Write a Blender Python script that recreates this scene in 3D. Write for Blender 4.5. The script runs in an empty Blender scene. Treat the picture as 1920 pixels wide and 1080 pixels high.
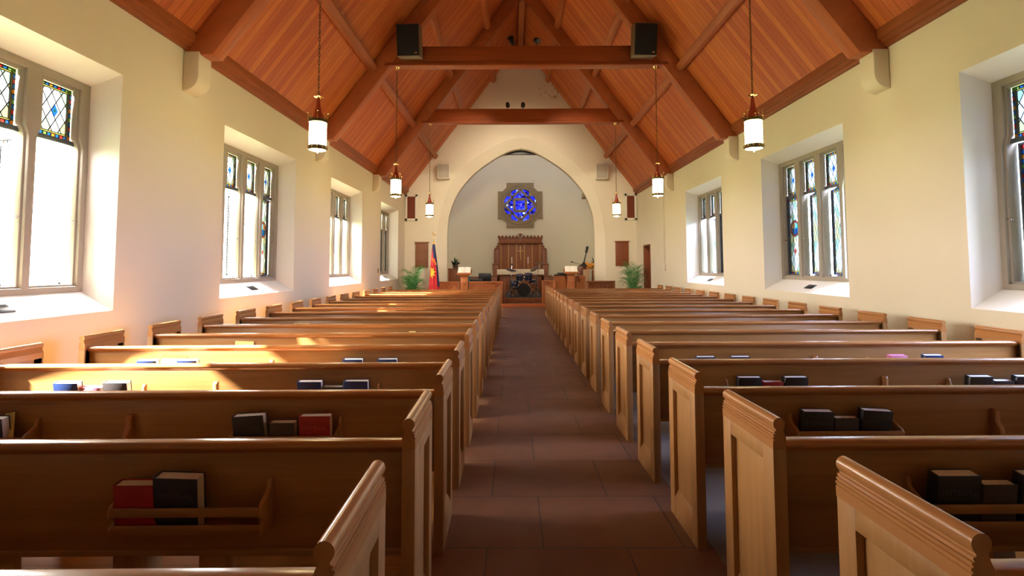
import bpy, bmesh, math, random
from mathutils import Vector, Matrix
R = math.radians
rnd = random.Random(7)
col = bpy.context.scene.collection

# ------------------------------------------------------------------ helpers
class MB:
    def __init__(s): s.v=[]; s.f=[]; s.m=[]; s.uv={}
    def add(s, vs, fs, m=0):
        o=len(s.v); s.v+= [tuple(p) for p in vs]
        for f in fs: s.f.append(tuple(o+i for i in f)); s.m.append(m)
        return o
    def box(s,x0,y0,z0,x1,y1,z1,m=0):
        x0,x1=min(x0,x1),max(x0,x1); y0,y1=min(y0,y1),max(y0,y1); z0,z1=min(z0,z1),max(z0,z1)
        s.add([(x0,y0,z0),(x1,y0,z0),(x1,y1,z0),(x0,y1,z0),(x0,y0,z1),(x1,y0,z1),(x1,y1,z1),(x0,y1,z1)],
              [(0,3,2,1),(4,5,6,7),(0,1,5,4),(1,2,6,5),(2,3,7,6),(3,0,4,7)],m)
    def prism(s,poly,axis,a,b,m=0):
        """extrude a 2D polygon along axis: x->(y,z)  y->(x,z)  z->(x,y)"""
        def P(p,t):
            return (t,p[0],p[1]) if axis=='x' else ((p[0],t,p[1]) if axis=='y' else (p[0],p[1],t))
        n=len(poly); vs=[P(p,a) for p in poly]+[P(p,b) for p in poly]
        fs=[tuple(range(n))[::-1], tuple(range(n,2*n))]+[(i,(i+1)%n,n+(i+1)%n,n+i) for i in range(n)]
        s.add(vs,fs,m)
    def lathe(s,prof,c=(0,0,0),n=20,m=0,axis='z',cap=True):
        vs=[];fs=[]
        for r,h in prof:
            for k in range(n):
                a=2*math.pi*k/n; u,w=r*math.cos(a),r*math.sin(a)
                vs.append({'z':(c[0]+u,c[1]+w,c[2]+h),'y':(c[0]+u,c[1]+h,c[2]+w),'x':(c[0]+h,c[1]+u,c[2]+w)}[axis])
        for i in range(len(prof)-1):
            for k in range(n):
                fs.append((i*n+k,i*n+(k+1)%n,(i+1)*n+(k+1)%n,(i+1)*n+k))
        if cap:
            if prof[0][0]>1e-5: fs.append(tuple(range(n))[::-1])
            if prof[-1][0]>1e-5: fs.append(tuple((len(prof)-1)*n+k for k in range(n)))
        s.add(vs,fs,m)
    def tube(s,pts,r,n=8,m=0,closed=False):
        pts=[Vector(p) for p in pts]; N=len(pts); rs=r if isinstance(r,(list,tuple)) else [r]*N
        vs=[];fs=[];up=None
        for i,p in enumerate(pts):
            if closed: d=pts[(i+1)%N]-pts[i-1]
            else: d=pts[min(i+1,N-1)]-pts[max(i-1,0)]
            d.normalize()
            if up is None:
                up=Vector((0,0,1)) if abs(d.z)<.9 else Vector((1,0,0))
            a=d.cross(up).normalized(); b=a.cross(d).normalized(); up=b
            for k in range(n):
                t=2*math.pi*k/n; vs.append(p+rs[i]*(math.cos(t)*a+math.sin(t)*b))
        for i in range(N if closed else N-1):
            j=(i+1)%N
            for k in range(n): fs.append((i*n+k,i*n+(k+1)%n,j*n+(k+1)%n,j*n+k))
        if not closed: fs.append(tuple(range(n))[::-1]); fs.append(tuple((N-1)*n+k for k in range(n)))
        s.add(vs,fs,m)
    def beam(s,p0,p1,w,h,up=(0,0,1),m=0):
        """box from p0 to p1, width w across, height h along up"""
        p0,p1=Vector(p0),Vector(p1); d=(p1-p0).normalized(); u=Vector(up); a=d.cross(u).normalized(); u=a.cross(d).normalized()
        vs=[]
        for p in (p0,p1):
            for x,y in ((-1,-1),(1,-1),(1,1),(-1,1)): vs.append(p+a*w/2*x+u*h/2*y)
        s.add(vs,[(0,3,2,1),(4,5,6,7),(0,1,5,4),(1,2,6,5),(2,3,7,6),(3,0,4,7)],m)
    def ball(s,c,r,m=0,n=12,sz=1):
        s.lathe([(r*math.sin(math.pi*i/8)+(0 if 0<i<8 else 1e-6),-r*sz*math.cos(math.pi*i/8)) for i in range(9)],c,n,m,cap=False)
    def build(s,name,mats,parent=None,bevel=0,smooth=35,uvfn=None,loc=None):
        me=bpy.data.meshes.new(name); bm=bmesh.new()
        bv=[bm.verts.new(p) for p in s.v]; bm.verts.ensure_lookup_table()
        for f,m in zip(s.f,s.m):
            try: fa=bm.faces.new([bv[i] for i in f]); fa.material_index=m
            except ValueError: pass
        bmesh.ops.recalc_face_normals(bm,faces=bm.faces)
        if bevel:
            es=[e for e in bm.edges if len(e.link_faces)==2 and e.calc_face_angle(0)>R(40)]
            bmesh.ops.bevel(bm,geom=es,offset=bevel,segments=2,profile=.5,affect='EDGES',clamp_overlap=True)
        if uvfn:
            L=bm.loops.layers.uv.new('UVMap')
            for fa in bm.faces:
                for l in fa.loops: l[L].uv=uvfn(l.vert.co)
        bm.to_mesh(me); bm.free()
        for m in (mats if isinstance(mats,(list,tuple)) else [mats]): me.materials.append(m)
        me.polygons.foreach_set('use_smooth',[True]*len(me.polygons)); me.set_sharp_from_angle(angle=R(smooth))
        o=bpy.data.objects.new(name,me); col.objects.link(o)
        if parent: o.parent=parent
        if loc: o.location=loc
        return o

def tag(o,label=None,cat=None,group=None,kind=None):
    if label: o['label']=label
    if cat: o['category']=cat
    if group: o['group']=group
    if kind: o['kind']=kind
    return o
def empty(name,loc=(0,0,0),rz=0,**k):
    o=bpy.data.objects.new(name,None); col.objects.link(o); o.location=loc; o.rotation_euler=(0,0,rz); o.empty_display_size=.1
    return tag(o,**k)
def copy_tree(o,parent=None):
    c=o.copy(); col.objects.link(c)
    if parent: c.parent=parent
    for ch in o.children: copy_tree(ch,c)
    return c
def text(name,body,size,mat,parent,loc,rot,ext=.0006,align='CENTER'):
    cu=bpy.data.curves.new(name,'FONT'); cu.body=body; cu.size=size; cu.extrude=ext; cu.align_x=align; cu.align_y='CENTER'
    t=bpy.data.objects.new(name+'_outline',cu); me=bpy.data.meshes.new_from_object(t); me.name=name; bpy.data.objects.remove(t); bpy.data.curves.remove(cu)
    me.materials.clear(); me.materials.append(mat)
    o=bpy.data.objects.new(name,me); col.objects.link(o); o.parent=parent; o.location=loc; o.rotation_euler=rot
    return o
def smoothpts(pts,k=5):
    out=[]
    n=len(pts)
    for i in range(n-1):
        p0=pts[max(i-1,0)];p1=pts[i];p2=pts[i+1];p3=pts[min(i+2,n-1)]
        for j in range(k):
            t=j/k
            out.append(tuple(.5*((2*b)+(-a+c)*t+(2*a-5*b+4*c-d)*t*t+(-a+3*b-3*c+d)*t**3) for a,b,c,d in zip(p0,p1,p2,p3)))
    out.append(pts[-1]); return out

# ------------------------------------------------------------------ materials
def newmat(name):
    m=bpy.data.materials.new(name); m.use_nodes=True; nt=m.node_tree; nt.nodes.clear()
    out=nt.nodes.new('ShaderNodeOutputMaterial'); return m,nt,out
def N(nt,t,**k):
    n=nt.nodes.new(t)
    for a,b in k.items():
        if a in n.inputs.keys(): n.inputs[a].default_value=b
        else: setattr(n,a,b)
    return n
def math_(nt,op,a,b=None,c=None):
    n=nt.nodes.new('ShaderNodeMath'); n.operation=op
    for i,x in enumerate((a,b,c)):
        if x is None: continue
        if isinstance(x,(int,float)): n.inputs[i].default_value=x
        else: nt.links.new(x,n.inputs[i])
    return n.outputs[0]
def mix(nt,f,a,b):
    n=nt.nodes.new('ShaderNodeMix'); n.data_type='RGBA'
    for i,x in ((0,f),(6,a),(7,b)):
        if isinstance(x,(int,float)): n.inputs[i].default_value=x
        elif isinstance(x,tuple): n.inputs[i].default_value=(*x,1) if len(x)==3 else x
        else: nt.links.new(x,n.inputs[i])
    return n.outputs[2]
def princ(nt,out,color,rough=.5,metal=0,spec=.5,bump=None,bs=.1,bd=.01,coat=0):
    b=nt.nodes.new('ShaderNodeBsdfPrincipled')
    if isinstance(color,tuple): b.inputs['Base Color'].default_value=(*color,1)
    else: nt.links.new(color,b.inputs['Base Color'])
    if isinstance(rough,(int,float)): b.inputs['Roughness'].default_value=rough
    else: nt.links.new(rough,b.inputs['Roughness'])
    b.inputs['Metallic'].default_value=metal; b.inputs['Specular IOR Level'].default_value=spec
    b.inputs['Coat Weight'].default_value=coat; b.inputs['Coat Roughness'].default_value=.15
    if bump is not None:
        u=N(nt,'ShaderNodeBump'); u.inputs['Strength'].default_value=bs; u.inputs['Distance'].default_value=bd
        nt.links.new(bump,u.inputs['Height']); nt.links.new(u.outputs[0],b.inputs['Normal'])
    nt.links.new(b.outputs[0],out.inputs[0]); return b
def simple(name,c,rough=.5,metal=0,var=.12,sc=30,spec=.5,bs=.05):
    m,nt,out=newmat(name); tc=N(nt,'ShaderNodeTexCoord'); no=N(nt,'ShaderNodeTexNoise'); no.inputs['Scale'].default_value=sc
    no.inputs['Detail'].default_value=3; nt.links.new(tc.outputs['Object'],no.inputs['Vector'])
    cc=mix(nt,no.outputs[0],tuple(x*(1-var) for x in c),tuple(min(1,x*(1+var)) for x in c))
    princ(nt,out,cc,rough,metal,spec,no.outputs[0],bs,.004); return m
def wood(name,c1,c2,axis='x',rough=.38,scale=1,spec=.5,boards=None,bs=.08,objrand=.12):
    """grain runs along axis; boards=(axis index, width) adds tongue-and-groove joints"""
    m,nt,out=newmat(name); tc=N(nt,'ShaderNodeTexCoord')
    oi=N(nt,'ShaderNodeObjectInfo')
    ad=N(nt,'ShaderNodeVectorMath',operation='MULTIPLY_ADD'); nt.links.new(oi.outputs['Random'],ad.inputs[0]); ad.inputs[1].default_value=(7,7,7)
    nt.links.new(tc.outputs['Object'],ad.inputs[2])
    vec=ad.outputs[0] if boards is None else tc.outputs['Object']
    mp=N(nt,'ShaderNodeMapping'); s={'x':(.7,14,14),'y':(14,.7,14),'z':(14,14,.7),'slope':(1.0,16,1.0)}[axis]
    mp.inputs['Scale'].default_value=tuple(q*scale for q in s); nt.links.new(vec,mp.inputs['Vector'])
    n1=N(nt,'ShaderNodeTexNoise'); n1.inputs['Scale'].default_value=1.6; n1.inputs['Detail'].default_value=6; n1.inputs['Roughness'].default_value=.62; n1.inputs['Distortion'].default_value=.6
    nt.links.new(mp.outputs[0],n1.inputs['Vector'])
    n2=N(nt,'ShaderNodeTexNoise'); n2.inputs['Scale'].default_value=1.1; n2.inputs['Detail'].default_value=2; nt.links.new(vec,n2.inputs['Vector'])
    rmp=N(nt,'ShaderNodeMapRange'); rmp.inputs[1].default_value=.3; rmp.inputs[2].default_value=.72; nt.links.new(n1.outputs[0],rmp.inputs[0])
    f=math_(nt,'ADD',math_(nt,'MULTIPLY',rmp.outputs[0],.7),math_(nt,'MULTIPLY',n2.outputs[0],.3))
    c=mix(nt,f,c2,c1)
    if objrand:
        v=math_(nt,'ADD',1-objrand,math_(nt,'MULTIPLY',oi.outputs['Random'],2*objrand))
        hs=N(nt,'ShaderNodeHueSaturation'); nt.links.new(v,hs.inputs['Value']); nt.links.new(c,hs.inputs['Color']); c=hs.outputs[0]
    h=n1.outputs[0]
    if boards:
        sx=N(nt,'ShaderNodeSeparateXYZ'); nt.links.new(tc.outputs['Object'],sx.inputs[0])
        q=math_(nt,'DIVIDE',sx.outputs[boards[0]],boards[1]); fl=math_(nt,'FLOOR',q); fr=math_(nt,'FRACT',q)
        wn=N(nt,'ShaderNodeTexWhiteNoise',noise_dimensions='1D'); nt.links.new(fl,wn.inputs['W'])
        hs=N(nt,'ShaderNodeHueSaturation'); nt.links.new(math_(nt,'ADD',.84,math_(nt,'MULTIPLY',wn.outputs[0],.32)),hs.inputs['Value'])
        nt.links.new(math_(nt,'ADD',.494,math_(nt,'MULTIPLY',wn.outputs[0],.014)),hs.inputs['Hue'])
        nt.links.new(c,hs.inputs['Color']); c=hs.outputs[0]
        e=math_(nt,'MINIMUM',fr,math_(nt,'SUBTRACT',1,fr)); g=N(nt,'ShaderNodeMapRange'); g.inputs[1].default_value=0; g.inputs[2].default_value=.05; nt.links.new(e,g.inputs[0])
        c=mix(nt,g.outputs[0],tuple(x*.35 for x in c2),c)
        h=math_(nt,'ADD',math_(nt,'MULTIPLY',h,.15),g.outputs[0]); 
    princ(nt,out,c,rough,0,spec,h,bs,.004); return m

M={}
M['pew']=wood('oak_along',(.37,.185,.062),(.22,.098,.028),'x',.30,1,.55)
M['pew_end']=wood('oak_upright',(.42,.215,.075),(.30,.140,.044),'z',.38,1,.5)
M['pew_rail']=wood('oak_rail',(.42,.175,.05),(.27,.10,.028),'x',.22,1,.6)
M['pew_cap']=wood('oak_cap',(.44,.20,.07),(.37,.16,.056),'y',.22,.45,.55,bs=.01,objrand=.06)
M['ceil']=wood('cedar_ceiling',(.60,.158,.042),(.40,.088,.022),'slope',.5,1,.3,boards=(1,.135),bs=.35,objrand=0)
M['rafter']=wood('cedar_rafter',(.44,.125,.038),(.28,.07,.02),'slope',.45,.8,.3)
M['purlin']=wood('cedar_purlin',(.46,.14,.045),(.28,.07,.02),'y',.45,.8,.3)
M['beam']=wood('cedar_beam',(.38,.09,.024),(.22,.05,.014),'x',.45,.8,.3)
M['trim']=wood('cedar_trim',(.36,.10,.03),(.2,.05,.015),'y',.45,.8,.3)
M['altarwood']=wood('dark_carved_oak',(.25,.075,.022),(.12,.033,.010),'z',.45,1.5,.4)
M['railwood']=wood('warm_choir_oak',(.46,.16,.05),(.28,.085,.025),'x',.4,1.3,.4)
M['board']=wood('hymn_board_wood',(.33,.15,.08),(.22,.095,.05),'x',.5,1.5,.3)
M['doorwood']=wood('door_wood',(.28,.08,.03),(.17,.045,.018),'z',.4,1,.4)
M['bayfloor']=wood('bay_floor_wood',(.36,.18,.045),(.24,.11,.028),'x',.5,.6,.5,boards=(1,.09),objrand=0)
M['red_step']=wood('red_step_wood',(.50,.14,.05),(.36,.09,.03),'x',.35,1,.4)
def wallmat(name,c,bs=.12):
    m,nt,out=newmat(name); tc=N(nt,'ShaderNodeTexCoord')
    n1=N(nt,'ShaderNodeTexNoise'); n1.inputs['Scale'].default_value=26; n1.inputs['Detail'].default_value=5; nt.links.new(tc.outputs['Object'],n1.inputs[0])
    n2=N(nt,'ShaderNodeTexNoise'); n2.inputs['Scale'].default_value=.7; n2.inputs['Detail'].default_value=3; nt.links.new(tc.outputs['Object'],n2.inputs[0])
    cc=mix(nt,n2.outputs[0],tuple(x*.95 for x in c),tuple(min(1,x*1.04) for x in c))
    princ(nt,out,cc,.8,0,.25,n1.outputs[0],bs,.012); return m
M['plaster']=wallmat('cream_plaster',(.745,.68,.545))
def stained():
    m=M['plaster'].copy(); m.name='cream_plaster_with_water_stain'; nt=m.node_tree
    tc=N(nt,'ShaderNodeTexCoord'); s=N(nt,'ShaderNodeSeparateXYZ'); nt.links.new(tc.outputs['Object'],s.inputs[0])
    dx=math_(nt,'DIVIDE',math_(nt,'SUBTRACT',s.outputs[0],1.5),.55); dz=math_(nt,'DIVIDE',math_(nt,'SUBTRACT',s.outputs[2],8.68),.38)
    d=math_(nt,'SQRT',math_(nt,'ADD',math_(nt,'MULTIPLY',dx,dx),math_(nt,'MULTIPLY',dz,dz)))
    no=N(nt,'ShaderNodeTexNoise'); no.inputs['Scale'].default_value=7; no.inputs['Detail'].default_value=6; nt.links.new(tc.outputs['Object'],no.inputs[0])
    mr=N(nt,'ShaderNodeMapRange'); mr.inputs[1].default_value=.42; mr.inputs[2].default_value=.54
    nt.links.new(math_(nt,'SUBTRACT',no.outputs[0],math_(nt,'MULTIPLY',d,.13)),mr.inputs[0])
    b=[n for n in nt.nodes if n.type=='BSDF_PRINCIPLED'][0]; src=b.inputs['Base Color'].links[0].from_socket
    nt.links.new(mix(nt,math_(nt,'MULTIPLY',mr.outputs[0],math_(nt,'LESS_THAN',d,1.0)),src,(.50,.38,.22)),b.inputs['Base Color']); return m
M['plaster_stained']=stained()
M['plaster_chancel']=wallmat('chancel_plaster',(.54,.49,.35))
M['reveal']=wallmat('white_reveal_plaster',(.86,.83,.78),.05)
M['stone']=wallmat('window_stone',(.36,.315,.255),.3)
M['stone_dark']=wallmat('rose_stone',(.21,.16,.09),.4)
M['white']=simple('white_paint',(.75,.7,.6),.5)
M['black']=simple('black_plastic',(.012,.012,.014),.4)
M['speaker_side']=simple('speaker_case',(.17,.12,.075),.5)
M['mesh_black']=simple('black_grille_cloth',(.008,.008,.01),.85,var=.5,sc=400)
M['grey_cloth']=simple('grey_grille_cloth',(.42,.38,.31),.9,var=.1,sc=300)
M['brown_cloth']=simple('brown_grille_cloth',(.16,.035,.016),.9,var=.15,sc=300)
M['bronze']=simple('aged_bronze',(.13,.10,.045),.35,.9)
M['brass']=simple('polished_brass',(.75,.55,.22),.22,1)
M['red_cap']=simple('red_lantern_cap',(.30,.035,.015),.4)
M['lead']=simple('lead_came',(.03,.03,.035),.5,.3)
M['iron']=simple('casement_iron',(.07,.08,.09),.45,.3)
M['chrome']=simple('chrome',(.75,.75,.78),.12,1,var=.02)
M['drum']=simple('drum_blue_black',(.01,.02,.06),.15,spec=.7)
M['drumhead']=simple('drum_head',(.012,.014,.018),.3)
M['cymbal']=simple('cymbal_bronze',(.16,.13,.08),.3,.9)
M['cloth']=simple('altar_cloth',(.72,.62,.47),.8,bs=.02)
M['embroid']=simple('embroidery',(.45,.33,.2),.8)
M['gold']=simple('gilding',(.50,.30,.08),.4,.5)
M['wax']=simple('candle_wax',(.8,.78,.7),.4)
M['page']=simple('book_pages',(.70,.67,.60),.7,var=.08,sc=200)
M['page_white']=simple('open_pages',(.92,.90,.83),.7)
M['navy']=simple('navy_cover',(.010,.013,.035),.35,spec=.5)
M['blackcov']=simple('black_cover',(.008,.008,.011),.35)
M['red']=simple('red_cover',(.30,.010,.016),.4)
M['brown']=simple('grey_brown_cover',(.035,.027,.028),.45)
M['blue']=simple('blue_cover',(.015,.035,.13),.35)
M['pink']=simple('pink_booklet',(.65,.22,.35),.6)
M['paper']=simple('yellow_paper',(.78,.66,.25),.7)
M['foil_navy']=simple('dull_foil',(.05,.05,.07),.4)
M['foil_red']=simple('dull_red_foil',(.42,.06,.06),.4)
M['flag_red']=simple('flag_red',(.50,.012,.016),.7,var=.08)
M['flag_blue']=simple('flag_blue',(.012,.02,.10),.7)
M['flag_yellow']=simple('flag_yellow',(.85,.42,.02),.7)
M['leaf']=simple('palm_leaf',(.06,.24,.055),.45,var=.4,sc=6)
M['leaf_dark']=simple('dark_leaf',(.012,.045,.018),.4,var=.4,sc=6)
M['pot']=simple('plant_pot',(.08,.045,.03),.6)
M['teal']=simple('teal_plastic',(.03,.12,.12),.4)
M['screen']=simple('monitor_shell',(.01,.012,.018),.3)
M['bassbody']=simple('bass_varnish',(.16,.035,.012),.25,spec=.6,var=.3,sc=5)
M['guitar']=simple('amber_varnish',(.65,.26,.03),.25,spec=.6,var=.1,sc=5)
M['carton']=simple('tan_cloth_case',(.45,.28,.17),.7)
M['plaque']=simple('dark_plaque',(.03,.035,.05),.3,.5)
M['carpet']=simple('dark_carpet',(.035,.03,.035),.95,var=.3,sc=200)
M['grass']=simple('mown_grass',(.22,.27,.12),.9,var=.3,sc=1)
M['bark']=simple('bark',(.12,.08,.05),.9)
M['foliage']=simple('tree_foliage',(.10,.20,.06),.7,var=.4,sc=2)

def floormat():
    m,nt,out=newmat('slate_flagstones'); tc=N(nt,'ShaderNodeTexCoord')
    mp=N(nt,'ShaderNodeMapping'); mp.inputs['Location'].default_value=(.62,.25,0); nt.links.new(tc.outputs['Object'],mp.inputs[0])
    br=N(nt,'ShaderNodeTexBrick'); br.offset=.4; br.offset_frequency=2; br.squash=1
    br.inputs['Scale'].default_value=1; br.inputs['Brick Width'].default_value=.78; br.inputs['Row Height'].default_value=.66
    br.inputs['Mortar Size'].default_value=.006; br.inputs['Mortar Smooth'].default_value=.3; br.inputs['Bias'].default_value=0
    br.inputs['Color1'].default_value=(.15,.058,.027,1); br.inputs['Color2'].default_value=(.19,.080,.040,1); br.inputs['Mortar'].default_value=(.035,.026,.024,1)
    nt.links.new(mp.outputs[0],br.inputs['Vector'])
    n1=N(nt,'ShaderNodeTexNoise'); n1.inputs['Scale'].default_value=5; n1.inputs['Detail'].default_value=7; nt.links.new(tc.outputs['Object'],n1.inputs[0])
    n2=N(nt,'ShaderNodeTexNoise'); n2.inputs['Scale'].default_value=60; n2.inputs['Detail'].default_value=3; nt.links.new(tc.outputs['Object'],n2.inputs[0])
    c=mix(nt,math_(nt,'MULTIPLY',n1.outputs[0],.45),br.outputs['Color'],(.10,.06,.04))
    rr=math_(nt,'ADD',.36,math_(nt,'MULTIPLY',n1.outputs[0],.2))
    h=math_(nt,'ADD',math_(nt,'MULTIPLY',n2.outputs[0],.2),math_(nt,'SUBTRACT',math_(nt,'MULTIPLY',n1.outputs[0],.5),br.outputs['Fac']))
    princ(nt,out,c,rr,0,.4,h,.25,.006); return m
M['floor']=floormat()
M['baytile']=simple('grey_bay_floor',(.17,.15,.14),.3,var=.15,sc=4)

def glassmat(name,c,var=.3):
    m,nt,out=newmat(name); t=N(nt,'ShaderNodeBsdfTransparent'); g=N(nt,'ShaderNodeBsdfGlossy'); g.inputs['Roughness'].default_value=.1; g.inputs['Color'].default_value=(.6,.6,.6,1)
    tc=N(nt,'ShaderNodeTexCoord'); no=N(nt,'ShaderNodeTexNoise'); no.inputs['Scale'].default_value=25; nt.links.new(tc.outputs['Object'],no.inputs[0])
    cc=mix(nt,no.outputs[0],tuple(x*(1-var) for x in c),tuple(min(1,x*(1+var)) for x in c)); nt.links.new(cc,t.inputs['Color'])
    mx=N(nt,'ShaderNodeMixShader'); mx.inputs[0].default_value=.05; nt.links.new(t.outputs[0],mx.inputs[1]); nt.links.new(g.outputs[0],mx.inputs[2]); nt.links.new(mx.outputs[0],out.inputs[0]); return m
M['g_blue']=glassmat('glass_blue',(.001,.010,.030)); M['g_red']=glassmat('glass_red',(.040,.002,.0015)); M['g_amber']=glassmat('glass_amber',(.055,.018,.0015))
M['g_green']=glassmat('glass_green',(.014,.030,.005)); M['g_yellow']=glassmat('glass_yellow',(.055,.046,.008)); M['g_cyan']=glassmat('glass_cyan',(.004,.035,.05)); M['g_flesh']=glassmat('glass_flesh',(.04,.018,.013))
M['p_blue']=glassmat('pale_glass_blue',(.02,.16,.75)); M['p_red']=glassmat('pale_glass_red',(.70,.06,.04)); M['p_cyan']=glassmat('pale_glass_cyan',(.08,.6,.8)); M['p_flesh']=glassmat('pale_glass_flesh',(.8,.38,.28)); M['p_yellow']=glassmat('pale_glass_yellow',(.9,.7,.1))
def diamond():
    m,nt,out=newmat('diamond_glass'); uv=N(nt,'ShaderNodeUVMap'); uv.uv_map='UVMap'
    s=N(nt,'ShaderNodeSeparateXYZ'); nt.links.new(uv.outputs[0],s.inputs[0])
    a=math_(nt,'DIVIDE',s.outputs[0],.115); b=math_(nt,'DIVIDE',s.outputs[1],.185)
    p=math_(nt,'ADD',a,b); q=math_(nt,'SUBTRACT',a,b)
    def line(x):
        fr=math_(nt,'FRACT',x); e=math_(nt,'MINIMUM',fr,math_(nt,'SUBTRACT',1,fr)); return math_(nt,'LESS_THAN',e,.055)
    ln=math_(nt,'MAXIMUM',line(p),line(q))
    cb=N(nt,'ShaderNodeCombineXYZ'); nt.links.new(math_(nt,'FLOOR',p),cb.inputs[0]); nt.links.new(math_(nt,'FLOOR',q),cb.inputs[1])
    wn=N(nt,'ShaderNodeTexWhiteNoise',noise_dimensions='3D'); nt.links.new(cb.outputs[0],wn.inputs['Vector'])
    cr=N(nt,'ShaderNodeValToRGB'); cr.color_ramp.interpolation='CONSTANT'
    e=cr.color_ramp.elements; e[0].position=0; e[0].color=(.05,.058,.054,1); e[1].position=.45; e[1].color=(.022,.034,.023,1)
    x=e.new(.65); x.color=(.036,.035,.017,1); x=e.new(.82); x.color=(.060,.060,.064,1)
    nt.links.new(wn.outputs['Value'],cr.inputs[0])
    t=N(nt,'ShaderNodeBsdfTransparent'); nt.links.new(cr.outputs[0],t.inputs['Color'])
    g=N(nt,'ShaderNodeBsdfGlossy'); g.inputs['Roughness'].default_value=.1; m1=N(nt,'ShaderNodeMixShader'); m1.inputs[0].default_value=.05
    nt.links.new(t.outputs[0],m1.inputs[1]); nt.links.new(g.outputs[0],m1.inputs[2])
    d=N(nt,'ShaderNodeBsdfDiffuse'); d.inputs['Color'].default_value=(.03,.03,.035,1)
    m2=N(nt,'ShaderNodeMixShader'); nt.links.new(ln,m2.inputs[0]); nt.links.new(m1.outputs[0],m2.inputs[1]); nt.links.new(d.outputs[0],m2.inputs[2]); nt.links.new(m2.outputs[0],out.inputs[0])
    return m
M['diamond']=diamond()
def roseglass():
    m,nt,out=newmat('rose_glass'); tc=N(nt,'ShaderNodeTexCoord'); v=N(nt,'ShaderNodeTexVoronoi'); v.inputs['Scale'].default_value=9; nt.links.new(tc.outputs['Object'],v.inputs['Vector'])
    s=N(nt,'ShaderNodeSeparateColor'); nt.links.new(v.outputs['Color'],s.inputs[0])
    cr=N(nt,'ShaderNodeValToRGB'); cr.color_ramp.interpolation='CONSTANT'; e=cr.color_ramp.elements
    e[0].position=0; e[0].color=(.0003,.0002,.004,1); e[1].position=.35; e[1].color=(.0008,.001,.03,1)
    x=e.new(.6); x.color=(.001,.0015,.055,1); x=e.new(.84); x.color=(.003,.005,.10,1); x=e.new(.94); x.color=(.03,.05,.16,1)
    nt.links.new(s.outputs[0],cr.inputs[0]); t=N(nt,'ShaderNodeBsdfTransparent'); nt.links.new(cr.outputs[0],t.inputs['Color']); nt.links.new(t.outputs[0],out.inputs[0]); return m
M['rose']=roseglass()
def emis(name,c,s):
    m,nt,out=newmat(name); e=N(nt,'ShaderNodeEmission'); e.inputs[0].default_value=(*c,1); e.inputs[1].default_value=s; nt.links.new(e.outputs[0],out.inputs[0]); return m
M['lampglass']=emis('lit_lantern_glass',(1,.80,.42),14)

# ------------------------------------------------------------------ dimensions
XL,XR,XC=-4.40,5.00,.30
YE,YB=21.5,-2.6         # end wall, wall behind the camera
EAVE,RIDGE=4.50,10.80
WY=[3.2,8.0,12.75,17.6]; WL=2.68
Z0,Z1=1.085,3.72        # opening in the wall face
F0,F1=1.29,3.59         # stone frame
DEP,THK=.35,.62

# ------------------------------------------------------------------ setting: walls with window openings
def side_wall(name,X,s,wins,door=None):
    """s=-1 left wall (room towards +x), +1 right wall"""
    mb=MB(); yb=sorted([YB,YE]+[y for w in wins for y in (w,w+WL)]+([door[0],door[1]] if door else []))
    def inhole(y,z,outer):
        for w in wins:
            if w<y<w+WL and (F0 if outer else Z0)<z<(F1 if outer else Z1): return True
        return bool(door and door[0]<y<door[1] and z<door[2])
    for outer in (False,True):
        x=X+s*(THK if outer else 0); a,b=(F0,F1) if outer else (Z0,Z1)
        zs=sorted([-.3,0,a,b,EAVE+.1]+([door[2]] if door else []))
        for i in range(len(yb)-1):
            for j in range(len(zs)-1):
                if inhole((yb[i]+yb[i+1])/2,(zs[j]+zs[j+1])/2,outer): continue
                mb.add([(x,yb[i],zs[j]),(x,yb[i+1],zs[j]),(x,yb[i+1],zs[j+1]),(x,yb[i],zs[j+1])],[(0,1,2,3)])
    for w in wins:
        y0,y1=w,w+WL; xa,xb,xc=X,X+s*DEP,X+s*THK
        r=[[(xa,y0,Z0),(xa,y1,Z0),(xa,y1,Z1),(xa,y0,Z1)],[(xb,y0,F0),(xb,y1,F0),(xb,y1,F1),(xb,y0,F1)],[(xc,y0,F0),(xc,y1,F0),(xc,y1,F1),(xc,y0,F1)]]
        for k in (0,1):
            for i in range(4):
                j=(i+1)%4; mb.add([r[k][i],r[k][j],r[k+1][j],r[k+1][i]],[(0,1,2,3)],1)
    if door:
        y0,y1,zt=door; xa,xc=X,X+s*THK
        for p in ([(xa,y0,0),(xa,y0,zt),(xc,y0,zt),(xc,y0,0)],[(xa,y1,0),(xa,y1,zt),(xc,y1,zt),(xc,y1,0)],[(xa,y0,zt),(xa,y1,zt),(xc,y1,zt),(xc,y0,zt)]): mb.add(p,[(0,1,2,3)])
    # close the box top
    mb.add([(X,YB,EAVE+.1),(X,YE,EAVE+.1),(X+s*THK,YE,EAVE+.1),(X+s*THK,YB,EAVE+.1)],[(0,1,2,3)])
    return tag(mb.build(name,[M['plaster'],M['reveal']],smooth=10),kind='structure')
side_wall('wall_left',XL,-1,WY)
side_wall('wall_right',XR,1,WY[:3],(19.5,20.5,2.36))

def wall_back():
    mb=MB(); mb.prism([(XL-THK,-.3),(XR+THK,-.3),(XR+THK,EAVE-.3),(XC,RIDGE+.1),(XL-THK,EAVE-.3)],'y',YB-.3,YB)
    tag(mb.build('wall_back',M['plaster']),kind='structure')
wall_back()

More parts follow.
